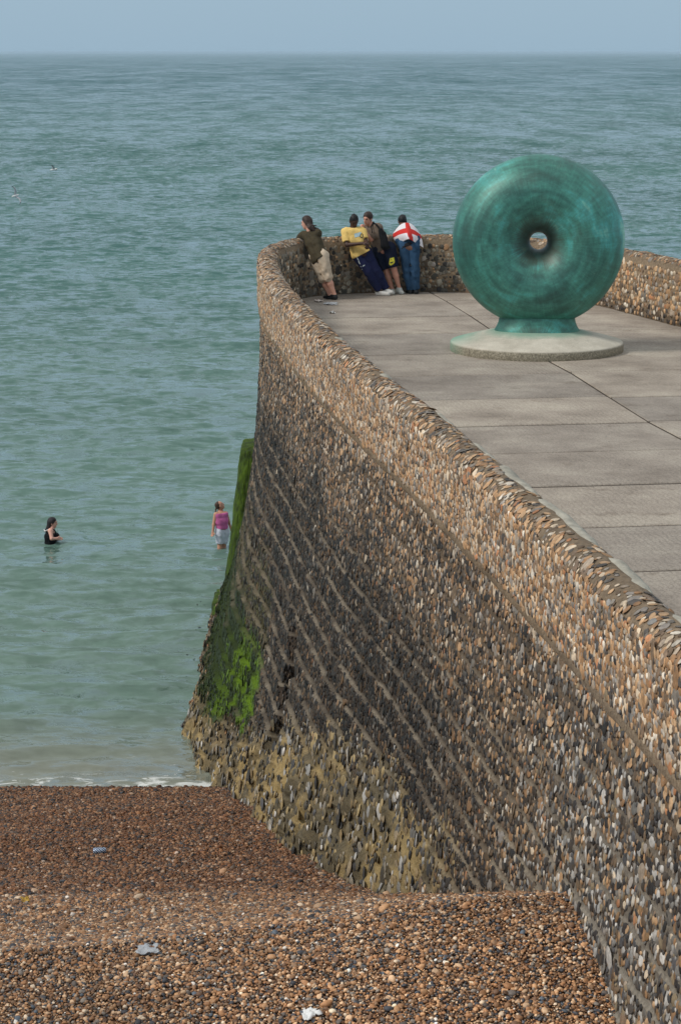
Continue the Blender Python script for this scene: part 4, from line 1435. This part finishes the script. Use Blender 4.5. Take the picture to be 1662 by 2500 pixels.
# ---- C: grey-brown shirt, navy shorts, backpack, leaning on the wall and looking back
J = dict(hd=at(897, 534, 46.86), nk=at(907, 550, 46.9), shL=at(896, 556, 47.0), shR=at(924, 556, 46.80), elL=at(890, 574, 47.1), haL=at(888, 560, 46.98),
         elR=at(906, 585, 46.72), haR=at(894, 570, 46.66), hpL=at(925, 611, 46.82), hpR=at(950, 607, 46.68), knL=at(943, 660, 46.80), knR=at(961, 656, 46.66),
         anL=at(957, 706, 46.82), anR=at(974, 703, 46.74), toL=at(950, 713, 46.98), toR=at(977, 711, 46.98))
J['toL'] = at(958, 717, 46.60); J['toR'] = at(981, 715, 46.66)
pC = Person('person in grey-brown shirt and navy shorts with backpack, head turned to the camera', (J['anL'][0], 46.75, TER), J, (-.55, -.80, -.22), (.1, 0, 1), 1.08, (206, 150, 128), 'people leaning on the parapet')
pC.body(curls=(1.2, .9))
pC.add('shirt', pC.torso(.022) + pC.arm('L', .022, .75, True) + pC.arm('R', .024, .9, True), M_CLOTH, lin(112, 98, 86), cuts=[(at(936, 611, 46.7), nrm(J['hpL'] - J['shL']))], wrinkle=.015, seed=6)
shortsC = pC.add('shorts', [cap(lerp(J['hpL'], J['shL'], .08), lerp(J['hpR'], J['shR'], .08), .118)] + pC.leg('L', .044, .93, True) + pC.leg('R', .044, .90, True) + [cap(lerp(J['hpR'], J['knR'], .4), lerp(J['hpR'], J['knR'], .9), .112, .115, .03, True), cap(lerp(J['hpL'], J['knL'], .4), lerp(J['hpL'], J['knL'], .93), .11, .115, .03, True)], M_CLOTH, lin(24, 30, 50), wrinkle=.010, seed=7)
for sd in 'LR':
    pC.add('shoe', pC.foot(sd, .014), M_SHOE, lin(196, 196, 188), .008, cuts=[(J['an' + sd] + V3(0, 0, .01), V3(0, 0, 1)), (V3(0, 0, TER + .004), V3(0, 0, -1))])
pC.hair(lin(56, 38, 30), full=.008, front=.30)
M_YEL = plain('yellow_print', lin(222, 214, 70), .8)
decal('shorts_badge', [(951.5, 630), (961, 628), (962.5, 634), (963.5, 640), (960, 645), (953, 648.5), (949, 645), (950, 639)], shortsC, M_YEL, pC.root, n=6)
decal('shorts_emblem', [(952, 639.5), (954.5, 641.2), (958, 639.8), (962, 637), (958, 641.8), (954, 643.4), (951.6, 642)], shortsC, M_DARKPRINT, pC.root, n=8, lift=.014)
decal('shorts_emblem_tick', [(954, 631), (955, 631), (955.6, 635), (954.6, 635)], shortsC, M_DARKPRINT, pC.root, n=4, lift=.014)

bp = empty('backpack', at(938, 590, 46.62))
tag(bp, 'slim black backpack hanging from the shoulder of the person in shorts', 'backpack')
def free_part(root, name, prims, mat, col, vox=.009, cuts=(), wr=0.0):
    v, f = surface(prims, vox, cuts, wr)
    return mesh_obj(name, v - np.array(root.location), f, mat, root, cols=np.tile(np.asarray(col, float), (len(v), 1)))
free_part(bp, 'bag', [cap(at(929, 562, 46.62), at(938, 598, 46.54), .045, .085, .04), cap(at(938, 570, 46.60), at(944, 602, 46.52), .035, .06, .04), cap(at(934, 603, 46.58), at(949, 604, 46.54), .04, .035, .03)], M_CLOTH, BLACK, wr=.008)
free_part(bp, 'strap', [cap(at(911, 543, 46.82), at(919, 549, 46.70), .016), cap(at(919, 549, 46.70), at(929, 563, 46.62), .018), cap(at(911, 543, 46.82), at(906, 553, 46.72), .014), cap(at(906, 553, 46.72), at(908, 568, 46.62), .012)], M_CLOTH, BLACK)

# ---- D: blue jeans, flag over the shoulders, bent over the wall
J = dict(hd=at(982, 541, 47.10), nk=at(987, 552, 47.0), shL=at(971, 566, 46.98), shR=at(1010, 565, 46.95), elL=at(964, 580, 47.16), haL=at(978, 578, 47.32),
         elR=at(1020, 582, 47.14), haR=at(1002, 579, 47.32), hpL=at(988, 603, 46.72), hpR=at(1010, 603, 46.70), knL=at(992, 658, 46.74), knR=at(1013, 657, 46.70),
         anL=at(1001, 706, 46.80), anR=at(1015, 706, 46.74), toL=at(994, 713, 46.96), toR=at(1010, 714, 46.92))
pD = Person('person in blue jeans wrapped in a red and white cross flag, bent over the parapet', (J['anL'][0], 46.75, TER), J, (-.1, .9, -.4), (0, .3, 1), 1.06, (120, 84, 66), 'people leaning on the parapet')
pD.body(curls=(.4, .4))
pD.add('shirt', pD.torso(.018) + pD.arm('L', .018, 1.2, True) + pD.arm('R', .018, 1.2, True), M_CLOTH, lin(40, 40, 44), cuts=[(at(998, 608, 46.7), nrm(J['hpL'] - J['shL']))], wrinkle=.01)
def jeans_paint(v, c):
    n = fbm(v * np.array([9, 9, 3]), 310)
    return np.clip(c * (1 + .35 * n)[:, None], 0, 1)
pD.add('trousers', [cap(lerp(J['hpL'], J['shL'], .2), lerp(J['hpR'], J['shR'], .2), .134), cap(lerp(J['hpL'], J['shL'], .45), lerp(J['hpR'], J['shR'], .45), .136)] + pD.leg('L', .026, 1.97, True) + pD.leg('R', .026, 1.97, True) + [cap(lerp(J['knL'], J['anL'], .4), J['anL'], .068, .075, .03, True), cap(lerp(J['knR'], J['anR'], .4), J['anR'], .068, .075, .03, True), cap(J['hpL'], lerp(J['hpL'], J['knL'], .3), .118, .1, .03), cap(J['hpR'], lerp(J['hpR'], J['knR'], .3), .118, .1, .03)], M_CLOTH, lin(48, 76, 104), wrinkle=.014, paint=jeans_paint, seed=8)
for sd in 'LR':
    pD.add('shoe', pD.foot(sd, .014), M_SHOE, lin(28, 28, 30), .008, cuts=[(J['an' + sd], V3(0, 0, 1)), (V3(0, 0, TER + .004), V3(0, 0, -1))])
pD.hair(lin(18, 16, 16), full=.006, front=.3)
flag = empty('flag', at(996, 570, 46.7))
tag(flag, 'white flag with red cross draped over the shoulders of the person in jeans', 'flag')
G = [[(966, 560, 46.90), (977, 549, 46.90), (990, 544, 46.86), (1004, 547, 46.88), (1018, 560, 46.88)],
     [(959, 572, 46.88), (974, 564, 46.78), (992, 559, 46.70), (1009, 563, 46.76), (1026, 574, 46.86)],
     [(962, 585, 46.84), (976, 577, 46.70), (995, 573, 46.56), (1012, 578, 46.66), (1030, 588, 46.80)],
     [(972, 600, 46.80), (983, 590, 46.66), (998, 584, 46.50), (1013, 592, 46.62), (1033, 605, 46.78)]]
G = np.array([[at(*q) for q in r] for r in G])
def cr1(P, t):
    n = len(P) - 1
    x = np.clip(t * n, 0, n - 1e-6); i = int(x); f = x - i
    g = lambda k: P[min(max(k, 0), n)] if 0 <= k <= n else (2 * P[0] - P[1] if k < 0 else 2 * P[n] - P[n - 1])
    p0, p1, p2, p3 = g(i - 1), g(i), g(i + 1), g(i + 2)
    return .5 * (2 * p1 + (p2 - p0) * f + (2 * p0 - 5 * p1 + 4 * p2 - p3) * f * f + (3 * p1 - p0 - 3 * p2 + p3) * f ** 3)
nu, nv = 61, 41
FV, FC = [], []
for j in range(nv):
    row = np.array([cr1(G[:, i], j / (nv - 1)) for i in range(5)])
    for i in range(nu):
        u, v = i / (nu - 1), j / (nv - 1)
        p = cr1(row, u)
        p = p + V3(0, -1, .2) * .012 * math.sin(u * 23 + v * 4) * v
        FV.append(p)
        red = abs(u - (.56 + .03 * v)) < .085 or abs(v - (.42)) < .14
        FC.append(lin(206, 58, 52) if red else lin(226, 220, 222))
fo = mesh_obj('flag_cloth', np.array(FV) - np.array(flag.location), grid_faces(nv, nu), M_CLOTH, flag, cols=np.array(FC))
so = fo.modifiers.new('thickness', 'SOLIDIFY'); so.thickness = .006; so.offset = 0

# ---- E: girl in pink top wading beside the buttress
yE = 50.1
J = dict(hd=at(537, 1234, yE), nk=at(538, 1248, yE + .02), shL=at(527, 1256, yE - .08), shR=at(552, 1254, yE + .02), elL=at(522, 1281, yE - .1), haL=at(520, 1298, yE - .14),
         elR=at(558, 1272, yE + .06), haR=at(563, 1287, yE + .12), hpL=at(537, 1301, yE - .05), hpR=at(549, 1300, yE + .03), knL=at(537, 1338, yE - .05), knR=at(546, 1338, yE + .03),
         anL=at(537, 1376, yE - .05), anR=at(546, 1376, yE + .03), toL=at(543, 1382, yE + .08), toR=at(553, 1382, yE + .16))
pE = Person('girl in pink vest top and white shorts wading by the weedy buttress, looking up', (J['anL'][0], yE, -.45), J, (.80, .25, .50), (-.45, -.1, .85), .90, (200, 146, 120), 'people in the sea')
pE.body(curls=(.7, .5))
pE.add('top', pE.torso(.014), M_CLOTH, lin(206, 108, 162), cuts=[(at(544, 1290, yE), nrm(V3(0, 0, -1))), (at(540, 1250.5, yE), nrm(V3(0, -.1, 1)))], wrinkle=.010, seed=9)
pE.add('shorts', [cap(lerp(J['hpL'], J['shL'], .14), lerp(J['hpR'], J['shR'], .14), .098)] + pE.leg('L', .034, .68, True) + pE.leg('R', .034, .70, True), M_CLOTH, lin(206, 208, 220), wrinkle=.014, seed=10)
c = J['hd']
pE.hair(lin(74, 52, 40), extra=[cap(c - pE.hf * .085, at(527, 1243, yE - .02), .024, .022, .01), cap(at(527, 1243, yE - .02), at(526, 1256, yE - .1), .024, .012, .01)], full=.004, front=.1)

# ---- F: woman in black swimming top, waist deep
yF = 50.9
J = dict(hd=at(130, 1276, yF), nk=at(127, 1289, yF), shL=at(126, 1295, yF + .15), shR=at(124, 1296, yF - .17), elL=at(128, 1316, yF + .24), haL=at(139, 1316, yF + .12),
         elR=at(127, 1315, yF - .26), haR=at(139, 1315, yF - .2), hpL=at(123, 1334, yF + .09), hpR=at(123, 1334, yF - .09), knL=at(124, 1378, yF + .09), knR=at(124, 1378, yF - .09),
         anL=at(123, 1418, yF + .09), anR=at(123, 1418, yF - .09), toL=at(139, 1424, yF + .09), toR=at(139, 1424, yF - .09))
pF = Person('woman with long dark hair in a black swimming top standing waist deep in the sea', (J['anL'][0], yF, -.95), J, (1, -.08, -.06), (0, 0, 1), .98, (222, 168, 150), 'people in the sea', 1.22)
pF.body(curls=(.5, .5))
bust = [ell(at(137, 1308, yF + .07), np.eye(3), (.085, .075, .085)), ell(at(137, 1308, yF - .07), np.eye(3), (.085, .075, .085))]
pF.add('swimming_top', pF.torso(.014) + bust, M_CLOTH, lin(20, 19, 22), cuts=[(at(118, 1294, yF), nrm(V3(.35, 0, 1)))], wrinkle=.006)
pF.add('strap', [cap(at(119, 1298, yF - .12), at(124, 1290.5, yF - .11), .014), cap(at(124, 1290.5, yF - .11), at(134, 1294, yF - .12), .014), cap(at(134, 1294, yF - .12), at(137, 1301, yF - .1), .014)], M_CLOTH, lin(24, 22, 25), .008)
pF.add('trim', [cap(at(108.5, 1293, yF - .10), at(111, 1297, yF - .14), .012), cap(at(111, 1297, yF - .14), at(118, 1293, yF - .16), .012)], M_CLOTH, WHITE, .007)
c = J['hd']
pF.hair(lin(34, 26, 28), extra=[cap(c - pF.hf * .05, at(121, 1288, yF), .085, .075, .03), cap(at(121, 1288, yF), at(112, 1296, yF), .07, .035, .03)], full=.008, front=.35)

# ================================================================ GULLS
def gull(label, pos, head_dir, roll, span, mats):
    root = empty('gull', pos)
    tag(root, label, 'gull', 'gulls over the sea')
    d = nrm(np.asarray(head_dir, float)); up = V3(0, 0, 1); r = nrm(np.cross(d, up)); up = np.cross(r, d)
    r2 = r * math.cos(roll) + up * math.sin(roll); u2 = up * math.cos(roll) - r * math.sin(roll)
    body = [cap(d * -.14, d * .10, .045, .06, .03), cap(d * .10, d * .2 + u2 * .02, .05, .035, .03), cap(d * -.14, d * -.26, .04, .012, .02)]
    v, f = surface(body, .012); mesh_obj('body', v, f, mats[0], root, cols=np.tile(lin(226, 224, 220), (len(v), 1)))
    v, f = surface([cap(d * .2 + u2 * .02, d * .265 + u2 * .01, .014, .006)], .006); mesh_obj('beak', v, f, mats[0], root, cols=np.tile(lin(206, 170, 60), (len(v), 1)))
    for q in (-1, 1):
        V, Cc = [], []
        for i in range(13):
            t = i / 12
            ctr = r2 * q * (.04 + t * span / 2) + u2 * (.16 * math.sin(t * 2.2)) + d * (.10 * math.sin(t * 2.6) - .16 * t * t)
            ch = .17 * (1 - .8 * t ** 1.6)
            for k, (a, b) in enumerate(((.5, 0), (.15, .018), (-.5, .002), (.15, -.008))):
                V.append(ctr + d * ch * a + u2 * b * (1 - t * .7))
                Cc.append(lin(60, 60, 64) if t > .82 else lin(176, 178, 182))
        F = []
        for i in range(12):
            for k in range(4):
                F.append((i * 4 + k, i * 4 + (k + 1) % 4, i * 4 + 4 + (k + 1) % 4, i * 4 + 4 + k))
        mesh_obj('wing', np.array(V), np.array(F), mats[0], root, cols=np.array(Cc))
M_FEATHER = attr_mat('feather', .8, .1, 40, 0, 0)
gull('pale gull banking low over the sea with one wing tip down', at(38, 478, 112), (.55, .75, .15), -1.15, .95, [M_FEATHER])
gull('small white gull flying far out above the waves', at(132, 414, 140), (.95, -.25, .12), .35, 1.1, [M_FEATHER])

# ================================================================ LITTER AND SEAWEED
def crumple(name, center, w, h, mat, seed, rz=0.0, amp=.3, n=14, thick=.003):
    root_z = float(center[2])
    g = np.linspace(-.5, .5, n)
    X, Y = np.meshgrid(g, g, indexing='ij')
    q = np.c_[X.ravel(), Y.ravel(), np.zeros(n * n)]
    e = 1 + .35 * vnoise(q * 4 + seed, seed)
    V = np.c_[q[:, 0] * w * e, q[:, 1] * h * e, amp * min(w, h) * (vnoise(q * 5 + seed * 3.1, seed) + .6 * vnoise(q * 11 + seed, seed + 2))]
    ca, sa = math.cos(rz), math.sin(rz)
    V[:, :2] = V[:, :2] @ np.array([[ca, sa], [-sa, ca]])
    V[:, 2] += .012 - min(0, V[:, 2].min()) * .55
    o = mesh_obj(name, V, grid_faces(n, n), mat)
    o.location = tuple(map(float, center))
    m = o.modifiers.new('thickness', 'SOLIDIFY'); m.thickness = thick
    return o

def on_beach(px, py):
    y = 14.0
    for y in np.arange(12.0, 34.0, 0.02):
        p = at(px, py, y)
        if p[2] <= beach_z(np.array([p[0]]), np.array([y]))[0]: break
    return V3(p[0], p[1], beach_z(np.array([p[0]]), np.array([p[1]]))[0])

M_FILM = plain('clear_plastic_film', lin(196, 200, 204), .25, .6, .1, 20)
M_FILM.node_tree.nodes['Principled BSDF'].inputs['Alpha'].default_value = 0.55
M_PAPER = plain('white_paper', lin(222, 222, 220), .9, .2, .08, 20)
M_YELPAPER = plain('yellow_wrapper', lin(176, 142, 62), .6, .3, .25, 18)
tag(crumple('plastic_scrap', on_beach(364, 2326), .17, .16, M_FILM, 3, .2, .12), 'torn piece of clear plastic film lying on the near shingle', 'litter')
tag(crumple('paper_scrap', on_beach(757, 2486), .12, .11, M_PAPER, 9, .5, .22), 'crumpled white paper half buried in the shingle at the bottom edge', 'litter')
tag(crumple('yellow_wrapper', on_beach(63, 2203), .07, .10, M_YELPAPER, 5, .3, .3), 'small crumpled yellow wrapper on the brown shingle', 'litter')
def on_terrace(px, py): return atz(px, py, TER)
tag(crumple('plastic_bag', on_terrace(806, 744), .26, .30, M_FILM, 12, .1, .10), 'thin clear plastic bag lying on the terrace by the dark shoes', 'litter')
tag(crumple('paper_cup_scrap', on_terrace(778, 737), .13, .16, plain('pale_card', lin(206, 194, 184), .85), 15, .7, .2), 'small pale card scrap on the terrace beside the plastic bag', 'litter')
tag(crumple('paper_ball', on_terrace(811, 766), .08, .10, M_PAPER, 21, .7, .35), 'tiny white paper scrap alone on the terrace concrete', 'litter')

can_at = on_beach(244, 2084)
can = empty('drink_can', can_at + V3(0, 0, .03), R(8))
tag(can, 'crushed blue and silver drink can lying on the brown shingle', 'can')
def can_mat():
    t = NT('printed_can')
    o = coords(t)
    sp = t.node('ShaderNodeSeparateXYZ'); t.link(o, sp.inputs[0])
    w = t.node('ShaderNodeTexWave', bands_direction='DIAGONAL', inp={'Scale': 9.0, 'Distortion': 3.0}); t.link(o, w.inputs[0])
    c = t.ramp(w.outputs['Fac'], [(0.20, lin(52, 74, 108)), (0.3, lin(190, 200, 210)), (0.78, lin(206, 214, 222)), (0.84, lin(70, 92, 128))]).outputs[0]
    t.link(c, t.b.inputs['Base Color']); t.b.inputs['Metallic'].default_value = .5; t.b.inputs['Roughness'].default_value = .35
    return t.m
prof = [(.0, -.0605), (.024, -.0605), (.027, -.058), (.033, -.050), (.033, .046), (.026, .058), (.026, .061), (.023, .058), (0, .057)]
V = []
for r, x in prof:
    for k in range(28):
        a = 2 * math.pi * k / 28
        d = 1 - .28 * math.exp(-((x - .01) / .022) ** 2) * max(0, math.sin(a + .4)) - .12 * math.exp(-((x + .03) / .015) ** 2) * max(0, math.cos(a))
        V.append((x, r * math.cos(a) * d, r * math.sin(a) * d))
m_ = len(prof); id_ = np.arange(m_ * 28).reshape(m_, 28)
fc = np.stack([id_[:-1], np.roll(id_, -1, 1)[:-1], np.roll(id_, -1, 1)[1:], id_[1:]], -1).reshape(-1, 4)
V = np.array(V) * 1.35
mesh_obj('can_body', V, fc, can_mat(), can)
mesh_obj('can_lid', np.array([(-.0825, .030 * math.cos(a), .030 * math.sin(a)) for a in np.linspace(0, 2 * np.pi, 21)[:-1]] + [(-.0815, 0, 0)]), [(i, (i + 1) % 20, 20) for i in range(20)], plain('aluminium', lin(206, 206, 204), .35, .5, .05, 30, metallic=.8), can)

# weed drifting in the shallows
wp = []
for cx, cy, n, sx, sy in ((450, 1590, 10, 25, 30), (455, 1670, 8, 14, 25), (490, 1520, 8, 12, 30)):
    for k in range(n):
        p = atz(rng.normal(cx, sx), rng.normal(cy, sy), 0.012)
        if p[0] < -2.75: wp.append(p)
wp = np.array(wp)
k = rng.uniform(.012, .03, len(wp))
scatter('floating_seaweed', wp, np.c_[rng.normal(0, .2, len(wp)), rng.normal(0, .2, len(wp)), rng.uniform(0, 6.28, len(wp))],
        np.c_[k * 1.6, k * .5, k * .3], np.tile(lin(34, 38, 26), (len(wp), 1)) * rng.uniform(.7, 1.4, (len(wp), 1)), M_PEB_I, None, 2, .5)
bpy.data.objects['floating_seaweed']['label'] = 'dark shreds of seaweed drifting in the shallows by the wall'
bpy.data.objects['floating_seaweed']['category'] = 'seaweed'

# ================================================================ HAZE over the sea
hz = NT('sea_haze')
hz.n.remove(hz.b)
vol = hz.node('ShaderNodeVolumePrincipled', inp={'Density': 1.2e-4, 'Anisotropy': 0.0})
vol.inputs['Color'].default_value = (0.66, 0.86, 1.0, 1)
hz.link(vol.outputs[0], hz.n['Material Output'].inputs['Volume'])
X0, X1, Y0, Y1, Z0, Z1 = -41000., 41000., -60., 31500., -3.5, 12.6
hv = np.array([(x, y, z) for z in (Z0, Z1) for x, y in ((X0, Y0), (X1, Y0), (X1, Y1), (X0, Y1))])
haze = mesh_obj('haze', hv, [(3, 2, 1, 0), (4, 5, 6, 7), (0, 1, 5, 4), (1, 2, 6, 5), (2, 3, 7, 6), (3, 0, 4, 7)], hz.m, smooth=False)
tag(haze, kind='stuff')
